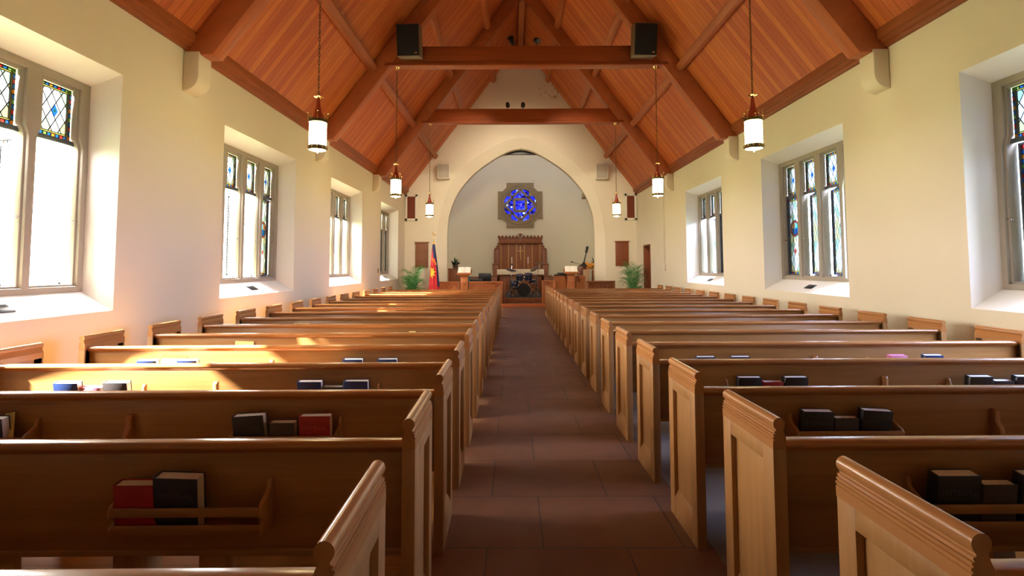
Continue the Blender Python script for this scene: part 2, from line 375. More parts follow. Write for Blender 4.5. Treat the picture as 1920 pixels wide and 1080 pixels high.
OUT=[(3.40,0),(3.40,2.6)]+smoothpts([(3.38,2.9),(3.33,3.27),(3.2,3.99),(2.88,4.87),(2.33,5.61),(1.52,6.21),(.76,6.62),(.36,6.75),(0,6.80)],5)
INN=[(3.02,0),(3.02,2.6)]+smoothpts([(3.02,2.9),(3.0,3.29),(2.91,3.82),(2.62,4.52),(2.12,5.18),(1.52,5.70),(.76,6.18),(.36,6.35),(0,6.42)],5)
def wall_end():
    mb=MB()
    for s in (-1,1):
        XW=XL if s<0 else XR
        for Y,crv in ((YE,OUT),(YE+.62,INN)):
            pts=[(XW,0)]+[(XC+s*a,z) for a,z in crv]+[(XC,RIDGE),(XW,EAVE)]
            mb.add([(x,Y,z) for x,z in pts],[tuple(range(len(pts)))])
        n=len(OUT)
        for i in range(n-1):
            (a0,z0),(a1,z1)=OUT[i],OUT[i+1]; (b0,w0),(b1,w1)=INN[i],INN[i+1]
            mb.add([(XC+s*a0,YE,z0),(XC+s*a1,YE,z1),(XC+s*b1,YE+.32,w1),(XC+s*b0,YE+.32,w0)],[(0,1,2,3)],0)
            mb.add([(XC+s*b0,YE+.32,w0),(XC+s*b1,YE+.32,w1),(XC+s*b1,YE+.62,w1),(XC+s*b0,YE+.62,w0)],[(0,1,2,3)],0)
    tag(mb.build('wall_chancel_arch',[M['plaster_stained']],smooth=25),kind='structure')
wall_end()

CB,CF=27.2,.30
RX,RZ,RR=.34,4.685,.86   # rose window centre and radius
def chancel():
    mb=MB(); x0,x1=-3.9,4.5
    # back wall with a round hole for the rose window
    n=48; ring=[(RX+RR*math.cos(2*math.pi*k/n),CB,RZ+RR*math.sin(2*math.pi*k/n)) for k in range(n)]
    sq=[]
    for k in range(n):
        a=2*math.pi*k/n; c,s=math.cos(a),math.sin(a); t=min((x1-RX)/c if c>1e-6 else ((x0-RX)/c if c<-1e-6 else 1e9),(8.6-RZ)/s if s>1e-6 else ((0-RZ)/s if s<-1e-6 else 1e9)); sq.append((RX+t*c,CB,RZ+t*s))
    mb.add(ring+sq,[(k,(k+1)%n,n+(k+1)%n,n+k) for k in range(n)])
    for cx,cz in ((x0,0),(x1,0),(x0,8.6),(x1,8.6)):
        k=min(range(n),key=lambda k:(sq[k][0]-cx)**2+(sq[k][2]-cz)**2)
        mb.add([sq[k-1],(cx,CB,cz),sq[(k+1)%n],sq[k]],[(0,1,2,3)])
    for x in (x0,x1): mb.add([(x,YE+.62,0),(x,CB,0),(x,CB,8.6),(x,YE+.62,8.6)],[(0,1,2,3)])
    mb.add([(x0,YE+.62,8.6),(x1,YE+.62,8.6),(x1,CB,8.6),(x0,CB,8.6)],[(0,1,2,3)])
    mb.add([(x0,YE+.63,0),(XC-3.1,YE+.63,0),(XC-3.1,YE+.63,8.6),(x0,YE+.63,8.6)],[(0,1,2,3)])
    mb.add([(x1,YE+.63,0),(XC+3.1,YE+.63,0),(XC+3.1,YE+.63,8.6),(x1,YE+.63,8.6)],[(0,1,2,3)])
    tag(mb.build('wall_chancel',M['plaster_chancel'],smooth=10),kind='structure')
    f=MB(); f.box(x0,21.35,0,x1,CB,CF)
    tag(f.build('floor_chancel',M['carpet']),kind='structure')
chancel()

def floors():
    mb=MB(); mb.add([(-.50,YB,0),(1.10,YB,0),(1.10,17.3,0),(-.50,17.3,0),(XL,17.3,0),(XR,17.3,0),(XR,YE,0),(XL,YE,0)],[(0,1,2,3),(4,3,2,5,6,7)])
    tag(mb.build('floor',M['floor']),kind='structure')
    for a,b,m in ((XL,-.5,'bayfloor'),(1.1,XR,'baytile')):
        mb=MB(); mb.add([(a,YB,0),(b,YB,0),(b,17.3,0),(a,17.3,0)],[(0,1,2,3)])
        tag(mb.build('floor_pew_bay',M[m]),kind='structure')
    mb=MB(); mb.box(XL,20.56,0,XR,21.5,.115); o=mb.build('floor_chancel_step',M['floor']); tag(o,kind='structure')
    mb=MB(); mb.box(XL+.05,20.5,0,XR-.05,20.56,.125); tag(mb.build('trim_3',M['red_step'],bevel=.006),kind='structure')
    mb=MB(); mb.box(-3.0,21.3,.115,3.6,21.36,.305); tag(mb.build('trim_4',M['altarwood'],bevel=.006),kind='structure')
floors()

# ------------------------------------------------------------------ roof
SL=math.atan2(RIDGE-EAVE,XC-XL)
def roof():
    for s in (-1,1):
        XW=(XL-THK if s<0 else XR+THK); half=abs(XC-XW); 
        k=(RIDGE-EAVE)/(abs(XC-(XL if s<0 else XR))); ze=RIDGE-k*half
        mb=MB(); nx,nz=s*k/math.hypot(1,k)*.15,1/math.hypot(1,k)*.15
        mb.prism([(XW,ze),(XC,RIDGE),(XC,RIDGE+.25),(XW+nx,ze+nz)],'y',YB-.3,YE+.7)
        tag(mb.build('ceiling',M['ceil'],smooth=10),kind='structure')
    # cornice mouldings along the eaves
    for i,s in enumerate((-1,1)):
        X=XL if s<0 else XR
        prof=[(0,4.46),(-s*.05,4.46),(-s*.06,4.50),(-s*.09,4.51),(-s*.10,4.56),(-s*.14,4.57),(-s*.15,4.63),(-s*.15,4.70),(0,4.62)]
        mb=MB(); mb.prism([(X+a,z) for a,z in prof],'y',YB,YE)
        tag(mb.build('trim_%d'%(i+1),M['trim'],smooth=20),kind='structure')
roof()
def side_k(s): 
    XW=XL if s<0 else XR; return XW,(RIDGE-EAVE)/abs(XC-XW)
def purlin(s,t,label):
    XW,k=side_k(s); x=XW+(XC-XW)*t; z=EAVE+(RIDGE-EAVE)*t
    d=Vector((XC-XW,0,RIDGE-EAVE)).normalized(); n=Vector((-s*0+(-s)*d.z*1.0,0,0)); n=Vector((d.z*(1 if s<0 else -1),0,-abs(d.x))).normalized()
    mb=MB(); o=Vector((x,0,z)); prof=[]
    for a,b in ((-.095,-.01),(-.095,.12),(-.080,.124),(-.080,.142),(-.062,.146),(-.060,.160),(.060,.160),(.062,.146),(.080,.142),(.080,.124),(.095,.12),(.095,-.01)):
        p=o+d*a+n*b; prof.append((p.x,p.z))
    mb.prism(prof,'y',YB,YE)
    tag(mb.build('purlin',M['purlin'],smooth=20),label,'roof beam','purlins of the roof')
for s,side in ((-1,'left'),(1,'right')):
    purlin(s,.25,'lowest moulded cedar purlin running the length of the %s roof slope'%side)
    purlin(s,.50,'middle moulded cedar purlin running the length of the %s roof slope'%side)
    purlin(s,.75,'uppermost moulded cedar purlin below the ridge on the %s roof slope'%side)
mb=MB(); mb.box(XC-.10,YB,RIDGE-.42,XC+.10,YE,RIDGE-.05)
tag(mb.build('ridge_beam',M['purlin'],bevel=.01),'long cedar ridge beam along the peak of the roof','roof beam')

def make_truss():
    root=empty('roof_truss',(0,0,0))
    for s in (-1,1):
        XW,k=side_k(s); d=Vector((XC-XW,0,RIDGE-EAVE)).normalized(); n=Vector((abs(d.z)*(1 if s<0 else -1),0,-abs(d.x))).normalized()
        dp=.36; p0=Vector((XW,0,EAVE)); p1=Vector((XC,0,RIDGE))
        # underside line
        q0=p0+n*dp; q1=p1+n*dp
        # underside meets wall (x=XW) and centre line (x=XC)
        tw=(XW-q0.x)/d.x; a=q0+d*tw; tc_=(XC-q0.x)/d.x; b=q0+d*tc_
        foot=a+d*.10
        poly=[(XW,4.40),(XW-s*(.30),4.40),(foot.x-s*.19,4.40+ (foot.z-4.40)*.0+.0)]
        # rafter outline: wall foot, underside, ridge, top side
        t2=(4.40-q0.z)/d.z; fz=q0+d*t2
        poly=[(XW,4.40),(fz.x,4.40),(b.x,b.z),(XC,RIDGE-.02),(XW,EAVE+.0)]
        mb=MB(); mb.prism(poly,'y',-.13,.13)
        mb.build('rafter',M['rafter'],root,bevel=.012)
    mb=MB(); k1=side_k(-1)[1]; k2=side_k(1)[1]
    for z0,z1,w in ((6.145,6.53,.10),(6.075,6.15,.135)):
        def xl(z): return XL+(z-EAVE)/k1+.30
        def xr(z): return XR-(z-EAVE)/k2-.30
        mb.prism([(xl(z0),z0),(xr(z0),z0),(xr(z1),z1),(xl(z1),z1)],'y',-w,w)
    mb.build('tie_beam',M['beam'],root,bevel=.01)
    for s in (-1,1):
        XW=XL if s<0 else XR; mb=MB()
        pr=[(0,4.44),(.21,4.44),(.21,4.10)]+[(.21*math.cos(a), 4.10-.20*math.sin(a)) for a in [R(x) for x in range(10,91,10)]]+[(0,3.90)]
        mb.prism([(XW-s*a,z) for a,z in pr],'y',-.15,.15); mb.build('corbel',M['plaster'],root,bevel=.02)
    return root
truss=make_truss()
TY=[7.1,11.88,16.68]
for i,(y,lab) in enumerate(zip(TY,('cedar roof truss nearest the camera, its tie beam above the frame','cedar roof truss whose tie beam carries the two black loudspeakers','cedar roof truss nearest the chancel arch, with two spotlights'))):
    o=truss if i==0 else copy_tree(truss); o.location.y=y; tag(o,lab,'roof truss','roof trusses')

# ------------------------------------------------------------------ windows
FX0,FX1=DEP,THK-.02
LW,LN,JB=.54,3,.085
MUL=(WL-2*JB-4*LW)/3
def lights(): return [(JB+i*(LW+MUL),JB+i*(LW+MUL)+LW) for i in range(4)]
TZ=2.93
def make_panel(w,h,s,medal=False):
    """stained panel in the local plane x=0, y 0..w, z 0..h; border of coloured quarries"""
    mb=MB(); b1,b2=.036,.052; cols=[2,3,4,2,6,3]; rr=random.Random(3)
    def q(y0,z0,y1,z1,m,x=0): mb.add([(x,y0,z0),(x,y1,z0),(x,y1,z1),(x,y0,z1)],[(0,1,2,3)],m)
    q(b2,b2,w-b2,h-b2,0)
    def strip(a0,a1,vert,pos,wd):
        n=max(3,round((a1-a0)/.052)); st=(a1-a0)/n
        for i in range(n):
            m=[2,3,2,4,2,5][(i*5+int(pos*10))%6] if True else 2
            if vert: q(pos,a0+i*st,pos+wd,a0+(i+1)*st,m)
            else: q(a0+i*st,pos,a0+(i+1)*st,pos+wd,m)
            z=a0+i*st
            if vert: mb.box(-.004,pos,z-.004,.004,pos+wd,z+.004,1)
            else: mb.box(-.004,z-.004,pos,.004,z+.004,pos+wd,1)
    strip(0,h,True,0,b1); strip(0,h,True,w-b1,b1); strip(b1,w-b1,False,0,b1); strip(b1,w-b1,False,h-b1,b1)
    for (y0,z0,y1,z1) in ((b1,b1,b2,h-b1),(w-b2,b1,w-b1,h-b1),(b2,b1,w-b2,b2),(b2,h-b2,w-b2,h-b1)): q(y0,z0,y1,z1,7)
    for d in (b1,b2):
        e=.004; mb.box(-.005,d-e,d,.005,d+e,h-d,1); mb.box(-.005,w-d-e,d,.005,w-d+e,h-d,1); mb.box(-.005,d,d-e,.005,w-d,d+e,1); mb.box(-.005,d,h-d-e,.005,w-d,h-d+e,1)
    if not medal and h<.8:
        cy,cz=w/2,h/2
        mb.add([(.003,cy-.045,cz),(.003,cy,cz-.075),(.003,cy+.045,cz),(.003,cy,cz+.075)],[(0,1,2,3)],9); mb.add([(.005,cy-.016,cz),(.005,cy,cz-.026),(.005,cy+.016,cz),(.005,cy,cz+.026)],[(0,1,2,3)],13)
    if medal:
        cy,cz=w/2,h*.60
        def ringf(r0,r1,m,n=20,a0=0,a1=360,x=.003):
            for k in range(n):
                a,b=R(a0+(a1-a0)*k/n),R(a0+(a1-a0)*(k+1)/n)
                mb.add([(x,cy+r0*math.cos(a),cz+r0*math.sin(a)),(x,cy+r1*math.cos(a),cz+r1*math.sin(a)),(x,cy+r1*math.cos(b),cz+r1*math.sin(b)),(x,cy+r0*math.cos(b),cz+r0*math.sin(b))],[(0,1,2,3)],m)
        ringf(.13,.155,10); ringf(.155,.163,1,x=.004); ringf(.122,.13,1,x=.004); ringf(0,.122,9,20,180,360); ringf(0,.122,12,20,0,110); ringf(0,.122,11,20,110,180)
        mb.add([(.003,cy-.045,h*.3),(.003,cy,h*.3-.075),(.003,cy+.045,h*.3),(.003,cy,h*.3+.075)],[(0,1,2,3)],10); mb.add([(.005,cy-.016,h*.3),(.005,cy,h*.3-.026),(.005,cy+.016,h*.3),(.005,cy,h*.3+.026)],[(0,1,2,3)],13)
    return mb
GM=[M['diamond'],M['lead'],M['g_blue'],M['g_red'],M['g_amber'],M['g_green'],M['g_cyan'],M['g_yellow'],M['g_flesh'],M['p_blue'],M['p_red'],M['p_cyan'],M['p_flesh'],M['p_yellow']]
def uvf(c): return (c.y,c.z)
PH_U=3.50-TZ-.0; CH=TZ-.05-1.37
_cache={}
def inst(key,fn):
    """first call builds the part object, later calls copy it"""
    if key in _cache:
        o=_cache[key].copy(); col.objects.link(o); o.parent=None; return o
    o=fn(); _cache[key]=o; return o
def window(num,X,s,y0,states,latches=False):
    root=empty('window_%d'%num,(X,y0,0),kind='structure')
    def frame():
        mb=MB()
        for (d0,d1,gr) in ((FX0,FX0+.045,-.012),(FX0+.035,FX0+.16,.010)):
            a,b=s*d0,s*d1
            mb.box(a,0,F0,b,WL,1.365-.0+gr,0); mb.box(a,0,3.50-gr,b,WL,F1,0)
            for p,sg in ((0,1),(WL,-1)):
                w0=JB-.0+gr; w1=w0+.045
                pts=[(p,F0),(p+sg*w0,F0),(p+sg*w0,TZ-.10),(p+sg*(w0+.012),TZ-.04),(p+sg*w1,TZ+.03),(p+sg*w1,F1),(p,F1)]
                mb.prism(pts,'x',a,b,0)
        # pale mortar joints
        return mb.build('stone_frame',M['stone'],bevel=.006)
    o=inst(('fr',s),frame); o.parent=root
    def mull():
        mb=MB()
        for (d0,d1,gr) in ((FX0+.0,FX0+.045,-.014),(FX0+.035,FX0+.16,.008)):
            h=MUL/2+gr; h2=h+.045
            pts=[(-h,F0),(h,F0),(h,TZ-.10),(h+.012,TZ-.04),(h2,TZ+.03),(h2,F1),(-h2,F1),(-h2,TZ+.03),(-h-.012,TZ-.04),(-h,TZ-.10)]
            mb.prism(pts,'x',s*d0,s*d1,0)
        return mb.build('mullion',M['stone'],bevel=.012)
    L=lights()
    for i in range(3):
        o=inst(('mu',s),mull); o.parent=root; o.location=(0,(L[i][1]+L[i+1][0])/2,0)
    for i,(a,b) in enumerate(L):
        st=states[i]
        gx=s*(FX0+.095)
        def upper():
            o=make_panel(LW-.12,3.485-TZ,s).build('stained_pane',GM,uvfn=uvf,smooth=10); return o
        o=inst(('up',s),upper); o.parent=root; o.location=(gx,a+.06,TZ)
        def bar():
            mb=MB(); mb.box(-.02,0,0,.02,LW,.05); return mb.build('transom_bar',M['iron'],bevel=.004)
        o=inst(('bar',),bar); o.parent=root; o.location=(gx,a,TZ-.05)
        if st is None: continue
        # casement, hinged on the camera side
        def cas():
            mb=MB(); t=.028; w=LW-.03; mb.box(-.016,0,0,.016,t,CH); mb.box(-.016,w-t,0,.016,w,CH); mb.box(-.016,0,0,.016,w,t); mb.box(-.016,0,CH-t,.016,w,CH)
            return mb.build('casement',M['iron'],bevel=.003)
        c=inst(('cas',),cas); c.parent=root; c.location=(gx,a+.015,1.375); c.rotation_euler=(0,0,-s*R(st[0]))
        def glass():
            return make_panel(LW-.086,CH-.056,s,st[1]).build('stained_glass',GM,uvfn=uvf,smooth=10)
        g=inst(('gl',st[1]),glass); g.parent=c; g.location=(0,.028,.028)
        if latches:
            def latch():
                mb=MB(); mb.lathe([(.014,0),(.014,.012)],(0,0,0),10,0,'x'); mb.tube([(0,0,0),(-.03,.01,.01),(-.045,.06,-.02)],.006,6); return mb.build('latch',M['chrome'])
            h=inst(('la',),latch); h.parent=root; h.location=(s*(FX0+.06),b-.01,2.05); h.rotation_euler=(0,0,0 if s>0 else math.pi)
        if st[0]>2:
            def stay():
                mb=MB(); mb.tube([(0,0,.01),(.02,.05,.03),(.05,.14,.012)],.006,6); mb.ball((0,0,.015),.014); return mb.build('casement_stay',M['iron'])
            h=inst(('st',),stay); h.parent=root; h.location=(s*(FX0+.05),b-.16,1.375); h.rotation_euler=(0,0,-.2 if s>0 else math.pi+.5)
    # light portal: only guides sampling of the daylight through this opening
    pd=bpy.data.lights.new('daylight_portal','AREA'); pd.shape='RECTANGLE'; pd.size=WL; pd.size_y=F1-F0; pd.cycles.is_portal=True
    po=bpy.data.objects.new('daylight_portal',pd); col.objects.link(po); po.location=(X+s*(THK+.03),y0+WL/2,(F0+F1)/2); po.rotation_euler=(R(90),0,R(90) if s>0 else R(-90))
    return root
C_=(0,False); W_=(74,False); O_=(11,False)
window(1,XL,-1,WY[0],[None,None,W_,W_],True)
window(2,XL,-1,WY[1],[None,(60,False),(52,False),(6,True)],True)
window(3,XL,-1,WY[2],[None,W_,W_,W_])
window(4,XL,-1,WY[3],[None,W_,(0,True),C_])
window(5,XR,1,WY[0],[None,None,None,(9,False)],True)
window(6,XR,1,WY[1],[None,O_,O_,(0,True)],True)
window(7,XR,1,WY[2],[None,C_,W_,W_])

# memorial plaques on the sloping sills
def plaque(X,s,y,label,w=.24):
    mb=MB(); sl=math.atan2(F0-Z0,DEP); mb.box(-.06,-w/2,0,.06,w/2,.008); o=mb.build('sill_plaque',M['plaque'],bevel=.002)
    o.location=(X+s*.17,y,Z0+.17*math.tan(sl)+.002); o.rotation_euler=(0,-s*sl,0); tag(o,label,'plaque','memorial plaques on the window sills')
plaque(XL,-1,4.74,'small metal plaque on the sill of the left window closest to the camera')
plaque(XL,-1,9.35,'small metal plaque on the sill of the second left window')
plaque(XL,-1,19.0,'small dark plaque on the sill of the farthest left window')
plaque(XR,1,9.35,'dark plaque on the sill of the right window with the round medallion')
plaque(XR,1,14.1,'dark plaque on the sill of the farthest right window')

# door in the right wall
def door():
    root=empty('door_1',(XR,19.5,0),kind='structure')
    mb=MB(); t=.05
    mb.box(-.02,0,0,THK,t,2.36); mb.box(-.02,1-t,0,THK,1,2.36); mb.box(-.02,0,2.36-t,THK,1,2.36)
    mb.build('door_frame',M['doorwood'],root,bevel=.005)
    mb=MB(); mb.box(.30,t,0,.345,1-t,2.31); 
    for z0,z1 in ((.2,1.0),(1.15,2.15)): mb.box(.285,.2,z0,.30,.8,z1)
    d=mb.build('door_leaf',M['doorwood'],root,bevel=.004)
    mb=MB(); mb.ball((.25,.16,1.02),.028); mb.tube([(.25,.16,1.02),(.30,.16,1.02)],.01); mb.build('door_knob',M['brass'],d)
door()

# ------------------------------------------------------------------ pews
LX0,LX1=-.385,-3.765       # left pews: aisle face, wall face
RX0,RX1=1.005,4.625
def make_pew(s,L,racks,mid):
    """s=+1: extends to +x from the aisle face at x=0. racks/mid are distances from the aisle face"""
    root=empty('pew'); T=.052; D=.48
    def X(a): return s*a
    # end panels
    def endpanel(a0,inner,name):
        # a0: outer face distance; body between a0 and a0+T (aisle) ; recess on the outer face
        sg=1 if not inner else -1
        def A(t): return X(a0+sg*t)
        mb=MB(); y0,y1=0,D; H=.845; st=.085; rec=.024
        mb.box(A(rec),y0+.01,0.02,A(T),y1-.01,H)                       # core
        mb.box(A(0),y0,0,A(T),y0+st,H); mb.box(A(0),y1-st,0,A(T),y1,H)      # stiles
        mb.box(A(0),y0+st-.002,H-.065,A(rec+.01),y1-st+.002,H)
        mb.prism([(A(0),0),(A(0),.12),(A(rec),.165),(A(rec+.01),.165),(A(rec+.01),0)],'y',y0+st-.002,y1-st+.002)
        e=mb.build(name,M['pew_end'],root,bevel=.0025)
        # moulded cap with a rounded top
        cx=T/2; pr=[(0,H-.002),(0,.876),(.0035,.878),(.0035,.881),(-.0005,.883),(-.0005,.889),(.005,.891),(.005,.8935),(.002,.8955),(.002,.901),(.008,.9025),(.008,.905),(.005,.907),(.006,.912),(.0125,.914),(.0125,.919),(.006,.928)]
        for k in range(0,11):
            a=R(200-22*k); pr.append((cx+.0235*math.cos(a),.9405+.0235*math.sin(a)))
        pr+=[(T-.006,.928),(T-.0125,.918),(T-.008,.906),(T-.004,.895),(T,.888),(T,H-.002)]
        mb=MB(); mb.prism([(A(a),z) for a,z in pr],'y',y0-.002,y1+.002); mb.build('cap_moulding',M['pew_cap'],e,smooth=28)
    endpanel(0,False,'end_panel'); endpanel(L,True,'end_panel')
    a,b=T-.005,L-T+.005
    # back, leaning towards the camera at the top
    mb=MB(); mb.prism([(.048,.84),(.076,.84),(.100,.425),(.072,.425)],'x',X(a),X(b)); back=mb.build('backrest',M['pew'],root,bevel=.002)
    mb=MB(); mb.prism([(.066,.416),(.106,.416),(.106,.440),(.066,.440)],'x',X(a),X(b)); mb.build('lower_batten',M['pew'],back,bevel=.003)
    pr=[(.082,.845),(.036,.845),(.034,.852),(.030,.855)]+[(.040+.020*math.cos(t)*1.0-.0,.872+.018*math.sin(t)) for t in [R(x) for x in (-130,-160,180,150,120,95)]]+[(.075,.890),(.088,.884),(.092,.872),(.088,.858)]
    mb=MB(); mb.prism([(q,z-.022) for q,z in pr],'x',X(a),X(b)); mb.build('top_rail',M['pew_rail'],root,smooth=50)
    mb=MB(); mb.prism([(.10,.415),(.10,.445),(.40,.455),(.425,.450),(.435,.437),(.425,.425),(.10,.415)][:-1],'x',X(a),X(b)); mb.build('seat',M['pew'],root,bevel=.004)
    for q in (.36,.64):
        mb=MB(); m0=L*q; mb.prism([(.13,0),(.36,0),(.40,.42),(.12,.42)],'x',X(m0-.02),X(m0+.02)); mb.build('support',M['pew_end'],root,bevel=.003)
    for q in (.245,.50,.755):
        mb=MB(); mb.prism([(.125,0),(.165,0),(.155,.40),(.115,.40)],'x',X(L*q-.06),X(L*q+.06)); mb.build('rear_foot',M['pew_end'],root,bevel=.003)
    def backy(z): return .048+(.84-z)/(.452)*.024
    def bracket_profile():
        return [(backy(.715)+.004,.725),(backy(.7)-.018,.725),(backy(.7)-.026,.71),(backy(.7)-.028,.69),(.010,.680),(-.035,.660),(-.050,.645),(-.052,.615),(-.034,.602),(-.030,.587),(-.046,.572),(-.042,.548),(backy(.5)+.004,.535)]
    for r0,r1 in racks:
        mb=MB(); rk=None
        mb.box(X(r0),-.046,.552,X(r1),-.036,.585); mb.box(X(r0),-.056,.618,X(r1),-.046,.652); mb.box(X(r0+.01),-.038,.546,X(r1-.01),backy(.55),.553)
        rk=mb.build('book_rack',M['pew'],root,bevel=.002)
        for e in (r0,r1):
            mb=MB(); mb.prism(bracket_profile(),'x',X(e-.009),X(e+.009)); mb.build('bracket',M['pew_end'],rk,bevel=.003)
    mb=MB(); mb.prism([(backy(.74)+.003,.745),(backy(.74)-.02,.745),(backy(.74)-.032,.725),(backy(.7)-.03,.68),(.0,.64),(-.012,.58),(-.01,.53),(backy(.5)+.003,.50)],'x',X(mid-.016),X(mid+.016))
    mb.build('centre_bracket',M['pew_cap'],root,bevel=.006)
    return root
YAW=.014
pewL=make_pew(-1,LX0-LX1,[(.575,1.135),(2.235,2.80)],1.73)
pewR=make_pew(1,RX1-RX0,[(.55,1.125),(2.195,2.825)],1.72)
LY=[1.19,2.12,2.97,3.82,4.70]+[4.70+.869*i for i in range(1,14)]
RY=[1.22+.90*i for i in range(18)]
ordn=['first','second','third','fourth','fifth','sixth','seventh','eighth','ninth','tenth','eleventh','twelfth','thirteenth','fourteenth','fifteenth','sixteenth','seventeenth','eighteenth']
for side,proto,ys,x0 in (('left',pewL,LY,LX0),('right',pewR,RY,RX0)):
    for i,y in enumerate(ys):
        o=proto if i==0 else copy_tree(proto)
        o.location=(x0,y,0); o.rotation_euler=(0,0,YAW)
        tag(o,'varnished oak pew %s of the aisle, %s row counted from the camera'%(side,ordn[i]),'pew','oak pews %s of the aisle'%side)

# ------------------------------------------------------------------ books in the racks
def make_book(w,h,t,cov,pagem,letter=None):
    root=empty('hymn_book'); c=.003
    mb=MB(); mb.box(-w/2,0,0,w/2,c,h); mb.box(-w/2,t-c,0,w/2,t,h)
    mb.prism([(-w/2,0),(-w/2-.004,.008),(-w/2-.005,t/2),(-w/2-.004,t-.008),(-w/2,t),(-w/2+.004,t),(-w/2+.004,0)],'z',0,h)
    mb.build('cover',M[cov],root,bevel=.001)
    mb=MB(); mb.box(-w/2+.002,c,.003,w/2-.004,t-c,h-.004); mb.build('pages',M[pagem],root)
    if letter: text('lettering',letter,.034,M['foil_red' if cov=='red' else 'foil_navy'],root,(0,-.0008,h*.68),(R(90),0,0))
    return root
protos={}
def book(side,row,x,w,h,cov,label,t=.05,tilt=18,roll=0,letter=None,pagem='page',yaw=0):
    h-=.006
    if side=='left': x+={2:.045,3:.03,4:.02}.get(row,0)
    key=(w,h,cov,t,letter,pagem)
    if key in protos: o=copy_tree(protos[key])
    else: o=make_book(w,h,t,cov,pagem,letter); protos[key]=o
    y=(LY if side=='left' else RY)[row-1]+YAW*(x-(LX0 if side=='left' else RX0))
    o.location=(x,y-.030,.5535+abs(math.sin(R(roll)))*w/2); o.rotation_euler=(R(tilt*.55),R(roll),YAW+R(yaw)); 
    tag(o,label,'book','books in the pew racks')
B='hymnal'
book('left',2,-1.475,.155,.19,'red','red book in the rack of the second left pew, leaning beside a thick navy hymnal',tilt=14)
book('left',2,-1.325,.165,.215,'navy','thick navy hymnal beside the red book in the second left pew rack',tilt=16,letter='HYMNAL',t=.055,roll=2)
book('left',3,-1.445,.165,.21,'navy','dark navy hymnal at the wall end of three books in the third left pew rack',tilt=15,letter='HYMNAL',roll=-3)
book('left',3,-1.275,.135,.175,'brown','small dark book between navy and red hymnals in the third left pew',tilt=14)
book('left',3,-1.10,.165,.21,'red','red hymnal at the aisle end of three books in the third left pew rack',tilt=13,letter='HYMNAL')
book('left',3,-2.84,.165,.205,'navy','dark navy book with a yellow booklet beside it at the frame edge, third left pew',tilt=14)
book('left',4,-1.44,.165,.215,'blue','blue hymnal at the wall end of the aisle-side rack, fourth left pew',tilt=18,pagem='page_white')
book('left',4,-1.283,.135,.175,'brown','low brown book between two blue hymnals in the fourth left pew',tilt=16)
book('left',4,-1.12,.165,.215,'blue','blue hymnal at the aisle end of the rack, fourth left pew',tilt=14)
book('left',4,-3.11,.165,.215,'blue','sunlit blue hymnal in the wall-side rack of the fourth left pew',tilt=20,pagem='page_white')
book('left',4,-2.95,.14,.18,'pink','sunlit pinkish-red book in the wall-side rack of the fourth left pew',tilt=16)
book('left',4,-2.775,.165,.215,'brown','sunlit pale-paged book next to the pinkish-red book, fourth left pew',tilt=18,pagem='page_white')
book('left',5,-1.385,.165,.215,'blue','blue hymnal farther from the aisle in the fifth left pew',tilt=16,pagem='page_white')
book('left',5,-1.09,.165,.215,'blue','blue hymnal nearer the aisle in the fifth left pew',tilt=16,pagem='page_white')
book('left',5,-3.14,.165,.212,'blue','book at the wall side of the yellow paper in the fifth left pew',tilt=16,pagem='page_white')
book('left',5,-2.80,.165,.212,'blue','book at the aisle side of the yellow paper in the fifth left pew',tilt=16,pagem='page_white')
book('right',2,1.685,.165,.215,'blackcov','thick black hymnal at the aisle end of the second right pew rack',tilt=15,letter='HYMNAL',t=.055)
book('right',2,1.845,.13,.178,'brown','low brown book between two black hymnals in the second right pew',tilt=14,t=.045)
book('right',2,2.01,.165,.215,'navy','dark hymnal cut by the frame edge in the second right pew rack',tilt=15,letter='HYMNAL')
book('right',3,1.665,.165,.21,'blackcov','black hymnal at the aisle end of the rack, third right pew',tilt=14,letter='HYMNAL',roll=1)
book('right',3,1.825,.13,.175,'brown','low brown book between two black hymnals in the third right pew',tilt=14,t=.045)
book('right',3,1.985,.165,.21,'blackcov','black hymnal next to the rack bracket at the wall side, third right pew',tilt=14,letter='HYMNAL',roll=3)
book('right',4,1.69,.165,.21,'blackcov','black hymnal on the aisle side of the red book, fourth right pew',tilt=14)
book('right',4,1.86,.14,.178,'red','red book between two black hymnals in the fourth right pew',tilt=14)
book('right',4,2.025,.165,.21,'blackcov','black hymnal on the wall side of the red book, fourth right pew',tilt=14)
book('right',4,3.36,.165,.21,'blackcov','black hymnal at the aisle end of the far rack, fourth right pew',tilt=16)
book('right',4,3.53,.14,.178,'brown','white-paged low book in the far rack of the fourth right pew',tilt=16,pagem='page_white')
book('right',4,3.70,.165,.21,'navy','navy hymnal cut by the frame edge in the far rack, fourth right pew',tilt=16)
book('right',5,1.70,.165,.205,'brown','pale-topped book nearer the aisle in the fifth right pew',tilt=14,pagem='page_white')
book('right',5,2.01,.165,.205,'brown','pale-topped book farther from the aisle in the fifth right pew',tilt=14,pagem='page_white')
book('right',5,3.42,.15,.21,'pink','pink-topped book in the wall-side rack of the fifth right pew',tilt=12,pagem='pink')
book('right',5,3.73,.165,.212,'blue','blue-topped hymnal in the wall-side rack of the fifth right pew',tilt=16,pagem='page_white')
def paper(side,row,x,w,h,label,roll=0,yoff=.0,m='paper'):
    y=(LY if side=='left' else RY)[row-1]+YAW*(x-(LX0 if side=='left' else RX0))
    mb=MB(); mb.prism([(0,0),(.003,0),(.003,h),(0,h)],'x',-w/2,w/2); o=mb.build('folded_paper',M[m])
    o.location=(x,y-.005+yoff,.5535+abs(math.sin(R(roll)))*w/2); o.rotation_euler=(-R(12),R(roll),YAW); tag(o,label,'paper','papers in the pew racks')
paper('left',3,-2.715,.05,.215,'narrow yellow booklet leaning against the navy book, third left pew',roll=-10,yoff=-.02)
